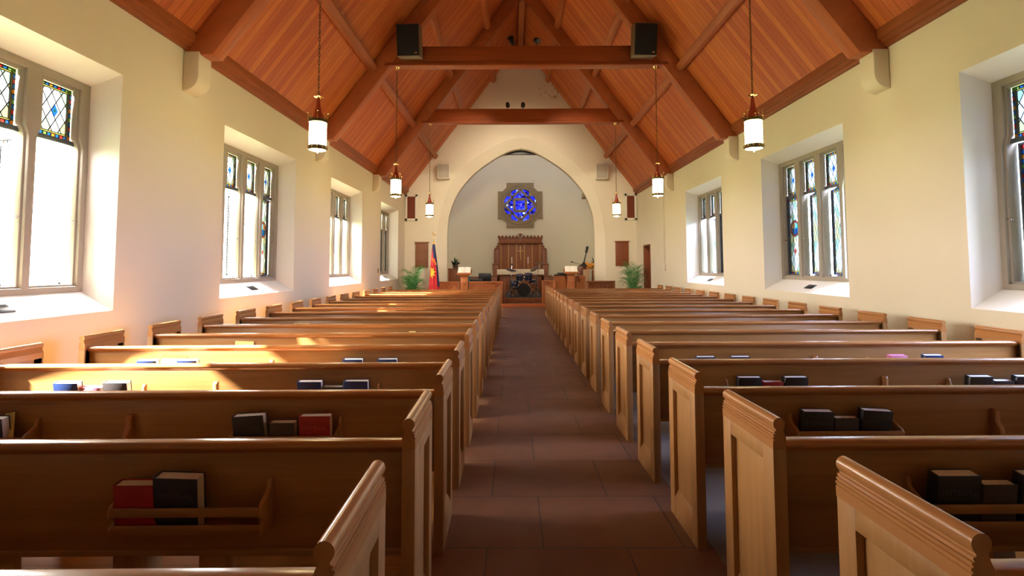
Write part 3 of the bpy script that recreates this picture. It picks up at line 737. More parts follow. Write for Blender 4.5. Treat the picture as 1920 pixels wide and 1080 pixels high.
paper('left',5,-2.97,.22,.232,'yellow paper sticking up between two books, fifth left pew',roll=3)
paper('left',6,-2.80,.19,.235,'yellow paper sticking up in the sixth left pew',roll=2)
paper('left',8,-2.89,.22,.24,'yellow paper just showing in the eighth left pew')
paper('left',7,-1.22,.08,.232,'tiny slip of yellow paper in the seventh left pew')

# ------------------------------------------------------------------ lanterns
def make_lantern():
    root=empty('pendant_lantern')   # origin at the bottom of the glass
    mb=MB(); mb.lathe([(.108,.0),(.112,.02),(.112,.375),(.108,.385)],n=24); mb.build('glass_shade',M['lampglass'],root)
    mb=MB(); mb.lathe([(.116,-.005),(.126,.0),(.126,.05),(.116,.055),(.112,.05),(.112,-.005)],n=24,cap=False)
    for k in range(12):
        a=2*math.pi*k/12; mb.ball((.128*math.cos(a),.128*math.sin(a),.025),.011,1,6)
    mb.build('lower_band',[M['bronze'],M['brass']],root)
    mb=MB(); mb.lathe([(.1,-.004),(.08,-.012),(.02,-.020),(.008,-.028),(.007,-.045),(.0001,-.05)],n=20); mb.build('bottom_finial',M['lampglass'],root)
    mb=MB(); mb.lathe([(.114,.365),(.124,.37),(.124,.41),(.114,.415)],n=24,cap=False)
    for k in range(8):
        a=2*math.pi*k/8; c,s=math.cos(a),math.sin(a)
        big=k%2==0; h=.11 if big else .05
        mb.tube([(.122*c,.122*s,.40),(.130*c,.130*s,.40+h*.6),(.128*c,.128*s,.40+h)],[.008,.005,.004],5,1); mb.ball((.129*c,.129*s,.40+h),.012,1,6)
    mb.build('crown',[M['bronze'],M['brass']],root)
    for k in range(4):
        a=2*math.pi*(k+.5)/4; c,s=math.cos(a),math.sin(a)
        mb=MB(); mb.box(.113*c-.003,.113*s-.003,.04,.113*c+.003,.113*s+.003,.375); mb.build('glazing_bar',M['brass'],root)
    mb=MB(); mb.lathe([(.095,.39),(.075,.45),(.045,.53),(.028,.62),(.020,.70),(.014,.715)],n=12); mb.build('conical_cap',M['red_cap'],root)
    mb=MB(); mb.lathe([(.012,.70),(.05,.715),(.062,.725),(.04,.735),(.01,.745)],n=18); mb.build('collar',M['brass'],root)
    # chain of links up to the tie beam
    mb=MB(); z=.75; top=2.93; k=0; ll=.062
    while z<top-.03:
        pts=[]
        for j in range(10):
            a=2*math.pi*j/10; u=.011*math.cos(a); w=.028*math.sin(a)*1.25
            pts.append((u,0,z+w+.02) if k%2==0 else (0,u,z+w+.02))
        mb.tube(pts,.0042,5,closed=True); z+=ll*.87; k+=1
    mb.build('chain',M['bronze'],root)
    mb=MB(); mb.lathe([(.01,2.88),(.03,2.90),(.055,2.935),(.06,2.945)],n=16); mb.build('ceiling_cup',M['brass'],root)
    return root
lan=make_lantern()
i=0
for y,lab in zip(TY,('nearest the camera','hanging in the middle pair','nearest the chancel arch')):
    for x,side in ((-2.64,'left'),(3.235,'right')):
        o=lan if i==0 else copy_tree(lan); i+=1
        o.location=(x,y,3.13); o.rotation_euler=(0,0,.3*i); tag(o,'lit lantern on a chain over the %s pews, %s'%(side,lab) if 'pair' not in lab else 'lit lantern over the %s pews, the middle one of its row'%side,'pendant lantern','hanging lanterns')

# ------------------------------------------------------------------ loudspeakers and spotlights on the beams
def speaker(x,yaw,label):
    root=empty('loudspeaker',(x,11.74,6.20),yaw,label=label,cat='loudspeaker',group='black loudspeakers on the tie beam'); root.rotation_euler=(R(9),0,yaw)
    z0,z1=0,.70
    mb=MB(); mb.prism([(-.25,-.02),(.25,-.02),(.25,-.33),(-.25,-.33)],'z',z0,z1); mb.build('cabinet',M['speaker_side'],root,bevel=.008)
    mb=MB(); mb.box(-.245,-.345,z0+.02,.245,-.328,z1-.02); mb.build('grille',M['mesh_black'],root,bevel=.006)
    mb=MB(); mb.box(.14,-.349,.06,.20,-.344,.085); mb.build('badge',M['chrome'],root)
    for xx in (-.15,.15):
        mb=MB(); mb.tube([(xx,-.07,z0+.02),(xx,.02,z0+.02)],.015); mb.build('mounting_bolt',M['chrome'],root)
speaker(-2.27,-R(4),'black loudspeaker fixed to the left end of the near tie beam')
speaker(2.87,R(4),'black loudspeaker fixed to the right end of the near tie beam')
def spot(x,y,tx,tz,label,light=None):
    root=empty('spotlight',(x,y,6.53),0,label=label,cat='spotlight',group='black spotlights on the tie beams')
    mb=MB(); mb.lathe([(.03,0),(.03,.012)],n=12); mb.tube([(0,0,.01),(0,0,.11)],.008); mb.build('bracket',M['black'],root)
    mb=MB(); mb.lathe([(.045,-.08),(.06,-.06),(.068,.05),(.072,.09),(.062,.09),(.05,.06)],n=16,cap=True); h=mb.build('lamp_head',M['black'],root)
    h.location=(0,0,.15); h.rotation_euler=(R(tx),R(tz),0)
spot(-.03,11.85,60,-35,'black spotlight on the near tie beam, left of the ridge beam')
spot(.55,11.85,-60,-30,'black spotlight on the near tie beam, right of the ridge beam')
spot(-.18,16.65,-100,-20,'black spotlight on the far tie beam, left of the pair')
spot(.31,16.65,-100,0,'black spotlight on the far tie beam, right of the pair')

# ------------------------------------------------------------------ end wall fittings
def wallspeaker(x0,x1,z0,z1,yaw,label):
    root=empty('wall_speaker',((x0+x1)/2,YE-.14,z0),yaw,label=label,cat='wall speaker',group='pale wall speakers beside the arch')
    w=(x1-x0)/2*.95; h=z1-z0-.03
    mb=MB(); mb.box(-w,-.12,0,w,.10,h); mb.build('cabinet',M['white'],root,bevel=.008)
    mb=MB(); mb.box(-w+.03,-.13,.03,w-.03,-.118,h-.03); mb.build('grille',M['grey_cloth'],root,bevel=.004)
    for x in (-.12,.15):
        mb=MB(); mb.tube([(x,0,h),(x,0,h+.035)],.012); mb.build('mounting_bolt',M['bronze'],root)
    mb=MB(); mb.box(-.05,.08,h*.4,.05,.14,h*.6); mb.build('wall_mount',M['bronze'],root)
wallspeaker(-3.08,-2.56,5.09,5.73,R(6),'pale boxed speaker left of the arch top')
wallspeaker(3.31,3.83,5.06,5.72,R(-8),'pale boxed speaker right of the arch top')
def grille(x0,x1,z0,z1,label):
    root=empty('organ_grille',((x0+x1)/2,YE,z0),0,label=label,cat='grille',group='brown framed grilles high in the corners')
    w=(x1-x0)/2; h=z1-z0
    mb=MB(); f=.085
    mb.box(-w,-.07,0,w,0,f); mb.box(-w,-.07,h-f,w,0,h); mb.box(-w,-.07,0,-w+f,0,h); mb.box(w-f,-.07,0,w,0,h); mb.build('frame',M['white'],root,bevel=.006)
    mb=MB(); mb.box(-w+f,-.05,f,w-f,-.01,h-f); mb.build('cloth_panel',M['brown_cloth'],root)
grille(-4.38,-3.89,3.41,4.47,'brown cloth grille in a white frame in the left corner')
grille(4.50,4.97,3.41,4.48,'brown cloth grille in a white frame in the right corner')
def board(x0,x1,z0,z1,mat,label):
    root=empty('hymn_board',((x0+x1)/2,YE,z0),0,label=label,cat='hymn board',group='hymn boards beside the arch')
    w=(x1-x0)/2; h=z1-z0
    mb=MB(); mb.box(-w,-.05,0,w,0,h-.04); 
    for k in range(1,7):
        mb.box(-w+.03,-.056,h*k/7-.012,w-.03,-.045,h*k/7+.006)
    mb.build('panel',mat,root,bevel=.004)
    mb=MB(); mb.prism([(-w,h-.05),(-w-.03,h-.02),(-w-.05,h),(w+.05,h),(w+.03,h-.02),(w,h-.05)],'y',-.08,0); mb.build('cornice',mat,root,bevel=.004)
    mb=MB(); pts=[(-w,0)]+[(-w+2*w*k/16,-.02-.02*abs(math.sin(math.pi*k/4))) for k in range(17)]+[(w,0)]
    mb.prism(pts,'y',-.045,0); mb.build('scalloped_foot',mat,root)
board(-3.95,-3.44,1.56,2.55,M['board'],'wooden hymn board on the wall left of the arch')
board(4.10,4.62,1.59,2.57,M['doorwood'],'wooden hymn board on the wall right of the arch, behind a palm')
# wires, switch boxes
mb=MB(); mb.box(XR-.03,17.55,1.40,XR,17.78,1.62); o=mb.build('thermostat_box',M['white'],bevel=.006); tag(o,'small cream control box on the right wall beside the door','wall box')
mb=MB(); mb.tube([(XR-.008,17.6,1.62),(XR-.008,17.6,4.3)],.007,6); mb.tube([(XR-.008,17.72,1.62),(XR-.008,17.72,3.9)],.006,6); o=mb.build('cable_conduit',M['white']); tag(o,'thin cream conduit running up the right wall from the control box','conduit')
mb=MB(); mb.tube([(4.96,YE-.01,3.41),(4.96,YE-.01,.9)],.008,6); o=mb.build('cable_conduit',M['white']); tag(o,'thin cable dropping from the right corner grille','conduit')
mb=MB(); mb.box(XL,17.28,1.36,XL+.012,17.36,1.5); o=mb.build('light_switch',M['bronze'],bevel=.002); tag(o,'small metal switch plate on the left wall before the last window','light switch')

# ------------------------------------------------------------------ rose window
def rose():
    root=empty('window_8',(RX,CB,RZ),kind='structure')
    n=48; mb=MB(); a,b,c=.71,1.15,.95     # cross of two rectangles and an octagon around a round opening
    out=[]
    for k in range(n):
        t=2*math.pi*k/n; cx,cz=math.cos(t),math.sin(t)
        # union of the rectangles |x|<1.15,|z|<.71 and the reverse, and octagon
        def rr(hx,hz): return min(hx/abs(cx) if abs(cx)>1e-6 else 9,hz/abs(cz) if abs(cz)>1e-6 else 9)
        r=max(rr(1.14,.70),rr(.70,1.14),min(rr(.97,.97),1.32/(abs(cx)+abs(cz))*1.02)); out.append((r*cx,r*cz))
    ro=RR-.02
    # exact corners
    ring=[(ro*math.cos(2*math.pi*k/n),ro*math.sin(2*math.pi*k/n)) for k in range(n)]
    # polygons: cross outline as explicit shape
    shape=[(1.14,-.70),(1.14,.70),(.90,.70),(.70,.90),(.70,1.14),(-.70,1.14),(-.70,.90),(-.90,.70),(-1.14,.70),(-1.14,-.70),(-.90,-.70),(-.70,-.90),(-.70,-1.14),(.70,-1.14),(.70,-.90),(.90,-.70)]
    bm=bmesh.new(); y0=-.10
    def loop(pts): 
        vs=[bm.verts.new((x,y0,z)) for x,z in pts]; return vs,[bm.edges.new((vs[i],vs[(i+1)%len(vs)])) for i in range(len(vs))]
    v1,e1=loop(shape); v2,e2=loop(ring); bmesh.ops.triangle_fill(bm,use_beauty=True,edges=e1+e2)
    # drop faces inside the ring
    for f in [f for f in bm.faces if f.calc_center_median().length and math.hypot(f.calc_center_median().x,f.calc_center_median().z)<ro*.9 and all(v in v2 for v in f.verts)]: bm.faces.remove(f)
    r=bmesh.ops.extrude_face_region(bm,geom=bm.faces[:]); bmesh.ops.translate(bm,vec=(0,.32,0),verts=[g for g in r['geom'] if isinstance(g,bmesh.types.BMVert)])
    bmesh.ops.recalc_face_normals(bm,faces=bm.faces)
    me=bpy.data.meshes.new('stone_surround'); bm.to_mesh(me); bm.free(); me.materials.append(M['stone_dark']); o=bpy.data.objects.new('stone_surround',me); col.objects.link(o); o.parent=root
    # mouldings
    mb=MB()
    mb.tube([((.98)*math.cos(2*math.pi*k/48),-.11,.98*math.sin(2*math.pi*k/48)) for k in range(48)],.022,6,closed=True)
    mb.tube([((.86)*math.cos(2*math.pi*k/48),-.08,.86*math.sin(2*math.pi*k/48)) for k in range(48)],.035,6,closed=True)
    D=.80
    w=.095
    for k in range(4):
        a0=R(90*k); a1=R(90*k+90)
        p=(D*math.cos(a0),0,D*math.sin(a0)); q=(D*math.cos(a1),0,D*math.sin(a1)); mb.beam(p,q,.12,w*1.25,up=(0,0,1) if False else (math.cos((a0+a1)/2),0,math.sin((a0+a1)/2)))
        a=a0+R(45); mb.beam((.50*math.cos(a),0,.50*math.sin(a)),(.85*math.cos(a),0,.85*math.sin(a)),.12,w*1.2,up=(-math.sin(a),0,math.cos(a)))
        # second, smaller square set upright round the quatrefoil
        s0=(.30*1.414*math.cos(a),0,.30*1.414*math.sin(a)); b=a+R(90); s1=(.30*1.414*math.cos(b),0,.30*1.414*math.sin(b)); mb.beam(s0,s1,.12,w*1.5,up=(math.cos((a+b)/2),0,math.sin((a+b)/2)))
        # stone between the petals
        for d in (-22.5,22.5):
            c=a+R(d); 
        mb.lathe([(.10,-.05),(.10,.05)],(.60*math.cos(a0),0,.60*math.sin(a0)),3,0,'y')
        for d in (-40,-5,5,40):
            c=a+R(d); mb.lathe([(.075,-.05),(.075,.05)],(.79*math.cos(c),0,.79*math.sin(c)),8,0,'y')
    mb.build('tracery',M['stone_dark'],root,bevel=.006)
    mb=MB(); mb.add([(RR*math.cos(2*math.pi*k/48),.03,RR*math.sin(2*math.pi*k/48)) for k in range(48)],[tuple(range(48))]); mb.build('blue_glass',M['rose'],root)
    mb=MB()
    mb.tube([(-.10,-.0,.02),(-.05,0,.09),(.0,0,.03),(.05,0,.09),(.06,0,.0),(.03,0,-.07)],.016,6)
    mb.build('centre_emblem',M['white'],root)
rose()

# ------------------------------------------------------------------ reredos and altar
def reredos():
    root=empty('reredos',(.34,26.95,CF),0,label='tall carved dark oak reredos with a gilt cross behind the altar',cat='reredos')
    z=lambda v:v-CF
    mb=MB(); mb.box(-1.06,0,0,1.06,.16,z(2.92)); mb.build('back_panel',M['altarwood'],root,bevel=.01)
    for s in (-1,1):
        mb=MB(); mb.box(s*1.06,-.03,0,s*1.33,.14,z(2.40)); mb.box(s*1.06,-.03,z(2.40),s*1.22,.12,z(2.52)); mb.box(s*1.06,-.03,z(2.52),s*1.15,.10,z(2.64))
        for k,(xx,zz) in enumerate(((1.27,2.40),(1.18,2.52),(1.11,2.66))): mb.lathe([(.045,0),(.05,.04),(.03,.07),(.0001,.1)],(s*xx,.05,z(zz)),8)
        mb.build('side_wing',M['altarwood'],root,bevel=.008)
        mb=MB(); mb.box(s*1.10,-.10,0,s*1.38,.16,z(1.62)); mb.box(s*1.08,-.12,z(1.62),s*1.42,.16,z(1.70)); mb.build('buttress',M['altarwood'],root,bevel=.01)
        mb=MB(); mb.box(s*.98,-.09,0,s*1.08,.04,z(2.95)); mb.build('post',M['altarwood'],root,bevel=.01)
    mb=MB(); mb.box(-1.08,-.16,z(2.70),1.08,.12,z(2.94)); mb.box(-1.10,-.19,z(2.94),1.10,.12,z(2.99)); mb.build('canopy',M['altarwood'],root,bevel=.012)
    mb=MB()
    for k in range(13):
        x=-1.08+2.16*k/12
        if k==6: continue
        mb.lathe([(.035,0),(.06,.03),(.065,.06),(.03,.09),(.045,.115),(.0001,.14)],(x,-.1,z(2.985)),8)
    for k in range(12):
        x=-.99+2.16*k/12*.995; mb.lathe([(.03,0),(.02,.05),(.0001,.06)],(x,-.1,z(2.985)),6)
    mb.prism([(-.06,z(2.99)),(-.06,z(3.10)),(-.13,z(3.16)),(0,z(3.22)),(.13,z(3.16)),(.06,z(3.10)),(.06,z(2.99))],'y',-.14,-.04); mb.build('cresting',M['altarwood'],root)
    mb=MB(); mb.box(-.012,-.215,z(2.82),.012,-.19,z(3.08)); mb.box(-.06,-.215,z(2.97),.06,-.19,z(3.0)); mb.build('small_cross',M['chrome'],root)
    for x in (-.60,-.20,.20,.60):
        mb=MB(); mb.box(x-.014,-.03,z(1.45),x+.014,.0,z(2.68)); mb.build('gilt_strip',M['gold'],root)
    for s in (-1,1):
        mb=MB(); mb.box(s*.955,-.095,z(1.45),s*.975,-.0,z(2.68)); mb.build('gilt_strip',M['gold'],root)
    mb=MB(); mb.box(-.02,-.05,z(1.86),.02,-.02,z(2.60)); mb.box(-.17,-.048,z(2.31),.17,-.022,z(2.345)); mb.build('cross',M['gold'],root,bevel=.004)
    mb=MB(); mb.box(-1.0,-.12,z(1.30),1.0,0,z(1.46)); mb.build('gradine',M['altarwood'],root,bevel=.01)
reredos()
def altar():
    root=empty('altar_table',(.33,25.75,CF),0,label='dark wooden altar table under a pale cloth in front of the reredos',cat='altar')
    mb=MB(); mb.box(-1.02,0,0,1.02,.7,.86); 
    for k in range(5):
        x=-.95+.385*k; mb.box(x,-.03,.1,x+.05,.0,.8)
    mb.box(-1.06,-.05,0,1.06,.72,.1); mb.box(-1.06,-.05,.8,1.06,.75,.87); mb.build('body',M['altarwood'],root,bevel=.01)
    c=empty('altar_cloth_root') if False else None
    mb=MB(); mb.box(-1.12,-.07,.87,1.12,.76,1.10); o=mb.build('top_slab',M['altarwood'],root,bevel=.01)
    mb=MB(); mb.box(-1.13,-.09,.86,1.13,.77,1.115); o=mb.build('altar_cloth',M['cloth'],bevel=.01); o.location=(.33,25.75,CF)
    tag(o,'pale altar cloth with faint embroidered marks hanging over the altar front','altar cloth')
    mb=MB()
    for k in range(9):
        x=-.52+.13*k; mb.box(x-.008,-.098,.93,x+.008,-.089,1.05); 
        if k%2: mb.box(x-.035,-.098,1.0,x+.035,-.089,1.015)
        else: mb.box(x-.03,-.098,.93,x+.03,-.089,.945)
    mb.build('embroidery',M['embroid'],o)
    # side cabinets behind the rails
    mb=MB(); mb.box(-1.35,-.2,0,-1.0,.4,.78); mb.box(-1.38,-.23,.78,-.97,.42,.82); p=mb.build('side_cabinet',M['altarwood'],bevel=.01); p.location=(.22,25.6,CF); tag(p,'low carved cabinet left of the altar','cabinet','low cabinets flanking the altar')
    q=p.copy(); col.objects.link(q); q.location=(.44+2.35,25.6,CF); tag(q,'low carved cabinet right of the altar','cabinet','low cabinets flanking the altar')
altar()
def candle(x,label):
    root=empty('candlestick',(x,25.95,CF+1.115),0,label=label,cat='candlestick',group='candlesticks on the altar')
    mb=MB(); mb.lathe([(.06,0),(.055,.02),(.015,.04),(.012,.10),(.024,.13),(.012,.16),(.012,.25),(.035,.27),(.02,.29)],n=12); mb.build('stick',M['brass'],root)
    mb=MB(); mb.lathe([(.018,.29),(.018,.58),(.006,.59)],n=10); mb.build('candle',M['wax'],root)
candle(-.09,'white candle in a brass stick on the left of the altar')
candle(.70,'white candle in a brass stick on the right of the altar')
# wainscot at the chancel back
mb=MB(); mb.box(-3.9,CB-.06,CF,-1.0,CB,1.0); mb.box(-3.9,CB-.09,1.0,-1.0,CB,1.04)
tag(mb.build('trim_5',M['altarwood'],bevel=.01),kind='structure')
mb=MB(); mb.box(1.68,CB-.06,CF,4.5,CB,1.0); mb.box(1.68,CB-.09,1.0,4.5,CB,1.04)
tag(mb.build('trim_6',M['altarwood'],bevel=.01),kind='structure')
# roller screen under the arch
root=empty('projection_screen_case',(.33,22.4,6.2),0,label='black roller screen case high under the arch',cat='screen case')
mb=MB(); mb.box(-.9,-.08,.06,.9,.08,.26); mb.build('housing',M['black'],root,bevel=.01)
mb=MB(); mb.box(-.85,-.02,.03,.85,.02,.06); mb.build('lower_bar',M['white'],root)
for xx in (-.8,.8):
    mb=MB(); mb.tube([(xx,0,.26),(xx,0,2.4)],.01,6); mb.build('hanger',M['black'],root)
mb=MB(); mb.box(2.98,21.95,4.35,3.14,22.1,4.55); o=mb.build('security_sensor',M['bronze'],bevel=.01); o.location=(-.14,.05,0); tag(o,'small dark box on the underside of the arch, right side','sensor')

# ------------------------------------------------------------------ choir rails and lecterns
def carved_panel(mb,x0,x1,z0,z1,y,m=0):
    f=.035; mb.box(x0,y-.03,z0,x0+f,y,z1,m); mb.box(x1-f,y-.03,z0,x1,y,z1,m); mb.box(x0,y-.03,z1-f,x1,y,z1,m); mb.box(x0,y-.03,z0,x1,y,z0+f,m)
    cx=(x0+x1)/2; r=(x1-x0)/2-f
    # pointed cusps
    for k in range(5):
        a=R(20+35*k); mb.lathe([(.02,-.02),(.028,0)],(cx+r*.75*math.cos(a),y-.002,z1-f-.02-r*.9+r*.75*math.sin(a)),8,m,'y')
    mb.tube([(cx-r,y-.008,z1-f-r),(cx-r*.6,y-.012,z1-f-r*.35),(cx,y-.012,z1-f-.01),(cx+r*.6,y-.012,z1-f-r*.35),(cx+r,y-.008,z1-f-r)],.012,6,m)
def choir_rail(x0,x1,zt,label,n,mat,rx=0):
    root=empty('choir_rail',((x0+x1)/2,20.72,.115),rx,label=label,cat='choir rail',group='carved choir rails before the chancel')
    w=(x1-x0)/2; h=zt-.115
    mb=MB(); mb.box(-w,0,0,w,.05,h-.05); st=2*w/n
    for k in range(n): carved_panel(mb,-w+k*st,-w+(k+1)*st,.10,h-.06,0)
    mb.box(-w,-.04,0,w,.08,.09); mb.build('carved_front',mat,root,bevel=0)
    mb=MB(); mb.box(-w-.02,-.05,h-.055,w+.02,.10,h); mb.build('top_rail',mat,root,bevel=.01)
    for x in (-w+.03,w-.03):
        mb=MB(); mb.box(x-.045,-.045,0,x+.045,.07,h-.05); mb.build('post',mat,root,bevel=.008)
choir_rail(-2.86,-2.10,.975,'carved oak rail between the flag and the left lectern',2,M['railwood'])
choir_rail(-1.72,-.44,.975,'carved oak rail from the left lectern to the aisle',4,M['railwood'])
choir_rail(1.16,1.60,1.01,'short carved oak rail section at the right of the aisle',1,M['railwood'])
choir_rail(2.83,3.90,.99,'carved oak rail in front of the right arch pier',4,M['altarwood'])
# return panels running back into the chancel beside the aisle
for x,l in ((-.36,'dark panelled end of the left choir rail beside the aisle'),(1.12,'orange oak end post of the right choir rail beside the aisle')):
    mb=MB(); mb.box(-.035,0,0,.035,.5 if x<0 else .12,.92 if x<0 else .88); mb.box(-.05,-.02,.88 if x<0 else .85,.05,.52 if x<0 else .14,.93 if x<0 else .9)
    o=mb.build('rail_end_panel',M['altarwood'] if x<0 else M['railwood'],bevel=.008); o.location=(x,20.72 if x<0 else 20.60,.115); tag(o,l,'rail panel')
def lectern(x,zt,label,mat):
    root=empty('lectern',(x,20.55,.115),0,label=label,cat='lectern',group='wooden lecterns on the choir rails'); h=zt-.115
    mb=MB(); mb.box(-.14,-.02,0,.14,.2,h-.16); mb.prism([(-.14,h-.16),(.14,h-.16),(.20,h-.05),(-.20,h-.05)],'y',0,.2); mb.build('pedestal',mat,root,bevel=.008)
    mb=MB(); mb.lathe([(.07,-.025),(.085,-.018),(.085,0)],(0,-.02,h-.36),16,0,'y'); mb.box(-.1,-.035,.08,-.08,-.018,h-.5); mb.box(.08,-.035,.08,.1,-.018,h-.5); mb.build('carved_roundel',mat,root)
    mb=MB(); vs=[]; mb.prism([(-.10,h-.05),(-.10,h-.01),(.32,h+.13),(.32,h+.09)],'x',-.28,.28); mb.box(-.28,-.13,h-.06,.28,-.10,h+.015); mb.build('desk',M['railwood'],root,bevel=.006)
    # open book on the desk
    b=empty('open_book',(x,20.55-.085,zt-.0),0,label='open white-paged book on the %s lectern'%('left' if x<0 else 'right'),cat='open book',group='open books on the lecterns')
    b.rotation_euler=(math.atan2(.14,.42)+R(22),0,0)
    for s in (-1,1):
        mb=MB(); pts=[(0,0.012),(s*.05,.034),(s*.14,.030),(s*.24,.016),(s*.24,.004),(0,.004)]
        mb.prism(pts,'y',.0,.33); mb.build('page_block',M['page_white'],b,smooth=60)
    mb=MB(); mb.box(-.25,-.005,-.002,.25,.335,.004); mb.build('cover',M['black'],b)
lectern(-1.90,1.30,'oak lectern with an open book, left of the aisle',M['railwood'])
lectern(2.21,1.33,'oak lectern with an open book, right of the aisle',M['railwood'])
# organ console behind the right lectern
root=empty('organ_console',(2.2,20.95,.115),0,label='tall panelled organ console behind the right lectern',cat='organ console')
mb=MB(); mb.box(-.60,0,0,.60,.55,1.07)
for a,b in ((-.60,-.16),(.16,.6)): carved_panel(mb,a,b,.1,1.04,0)
mb.build('case',M['railwood'],root,bevel=0)
mb=MB(); mb.box(-.60,-.02,1.07,-.05,.3,1.13); mb.box(-.48,.04,1.13,-.05,.25,1.19); mb.build('black_lid',M['black'],root,bevel=.01)

# ------------------------------------------------------------------ flag
def flag():
    root=empty('flag_on_pole',(-3.0,20.25,0),0,label='furled red and blue flag with a yellow star on a pole left of the arch',cat='flag')
    mb=MB(); mb.lathe([(.16,0),(.16,.03),(.05,.06),(.03,.12)],n=20); mb.build('base',M['brass'],root)
    mb=MB(); mb.tube([(0,0,.1),(-.04,0,2.60)],.016,8); mb.build('pole',M['gold'],root)
    mb=MB(); mb.lathe([(.018,0),(.03,.02),(.012,.05),(.012,.1)],(-.04,0,2.58),8); 
    for dz,r in ((.14,.035),(.22,.045),(.29,.02)): mb.ball((-.04,0,2.58+dz),r,0,8,.8)
    for s in (-1,1): mb.ball((-.04+s*.045,0,2.78),.025,0,8)
    mb.build('finial',M['brass'],root)
    # draped cloth: stacked rings, folds growing downward
    mb=MB(); nz,n=26,56; vs=[]; 
    for i in range(nz+1):
        t=i/nz; z=2.48-1.98*t; hw=.03+.165*t**.75; cx=-.04+.0*t+.035*t
        for k in range(n):
            a=2*math.pi*k/n; fold=1+.16*math.sin(7*a+2*t)*min(1,t*2)+.08*math.sin(11*a)*t
            vs.append((cx+hw*fold*math.cos(a),hw*.55*fold*math.sin(a),z))
    fs=[];ms=[]
    o0=len(mb.v); mb.v+=vs
    for i in range(nz):
        t=(i+.5)/nz
        for k in range(n):
            a=2*math.pi*(k+.5)/n; x=math.cos(a)
            m=0
            if t<.30 and x>-.9+t*3.4-.2: m=1
            if x>.62 and t<.85 : m=1 if x>.80 or t<.5 else 0
            if t<.03: m=2
            mb.f.append((o0+i*n+k,o0+i*n+(k+1)%n,o0+(i+1)*n+(k+1)%n,o0+(i+1)*n+k)); mb.m.append(m)
    cl=mb.build('flag_cloth',[M['flag_red'],M['flag_blue'],M['flag_yellow']],root,smooth=80)
    # yellow star wrapped on the front of the cloth
    mb=MB(); pts=[]; cx,cz=-.10,1.33
    for k in range(16):
        a=2*math.pi*k/16+R(11); r=.23 if k%2==0 else .12; x,z=cx+r*.72*math.cos(a),cz+r*math.sin(a); pts.append((x,z))
    ctr=(cx,cz)
    def dep(x,z):
        t=(2.48-z)/1.98; hw=(.03+.165*t**.75); u=max(-.98,min(.98,(x-(-.04+.035*t))/hw)); return -hw*.55*1.2*math.sqrt(1-u*u)-.012
    def cl_(x,z):
        t=(2.48-z)/1.98; hw=(.03+.165*t**.75); c0=-.04+.035*t; return max(c0-hw*.98,min(c0+hw*.98,x))
    P=[(cl_(x,z),dep(cl_(x,z),z),z) for x,z in pts]; c=(cl_(*ctr),dep(*ctr)-.004,ctr[1])
    vs=P+[c]+[(p[0],p[1]+.006,p[2]) for p in P]
    fs=[(k,(k+1)%16,16) for k in range(16)]
    mb.add(vs,fs); mb.build('yellow_star',M['flag_yellow'],cl)
    text('flag_lettering','ARMY',.12,M['flag_yellow'],cl,(-.005,-.135,1.75),(R(90),R(62),0),ext=.002)
flag()

# ------------------------------------------------------------------ plants
def palm(name,x,y,z,h,spread,n,label,mat,seed,lean=.55):
    root=empty(name,(x,y,z),0,label=label,cat='potted plant'); r=random.Random(seed)
    mb=MB(); mb.lathe([(.13,0),(.17,.26),(.18,.28),(.16,.28),(.15,.25)],n=18); mb.build('pot',M['pot'],root)
    st=MB(); lf=MB()
    for i in range(n):
        a=2*math.pi*i/n*2.4+r.uniform(-.3,.3); L=spread*r.uniform(.75,1.1); top=h*r.uniform(.45,1.0)*(1 if i>2 else 1.0); pts=[]
        base=.25
        for j in range(9):
            t=j/8; rad=L*t**1.6; zz=base+(top-base)*(1-(1-t)**1.7)-(lean*L*t**3)*r.uniform(.95,1.05); pts.append(Vector((rad*math.cos(a),rad*math.sin(a),max(.1,zz))))
        st.tube(pts,[.008-.0007*j for j in range(9)],5)
        for j in range(2,9):
            for sub in (0,.5):
                if j==8 and sub: continue
                p=pts[j]+(pts[min(j+1,8)]-pts[j])*sub; d=(pts[min(j+1,8)]-pts[j-1]).normalized(); sd=d.cross(Vector((0,0,1))).normalized()
                ll=.19*h*(1-abs(j/8-.55)*.9)*r.uniform(.8,1.2)
                for s in (-1,1):
                    e=p+(sd*s*.8+d*.75+Vector((0,0,-.25))).normalized()*ll; m=(p+e)/2+Vector((0,0,.02)); w=(d*.010)
                    lf.add([p,m+w,e,m-w],[(0,1,2,3)])
    st.build('stem',mat,root); lf.build('frond',mat,root,smooth=180)
    return root
palm('potted_palm',-3.80,20.1,0,1.78,.40,34,'bushy green potted palm in the left corner beside the hymn board',M['leaf'],3)
palm('potted_palm',4.50,20.2,0,1.85,.42,26,'tall slender green potted palm in the right corner by the door',M['leaf'],5)
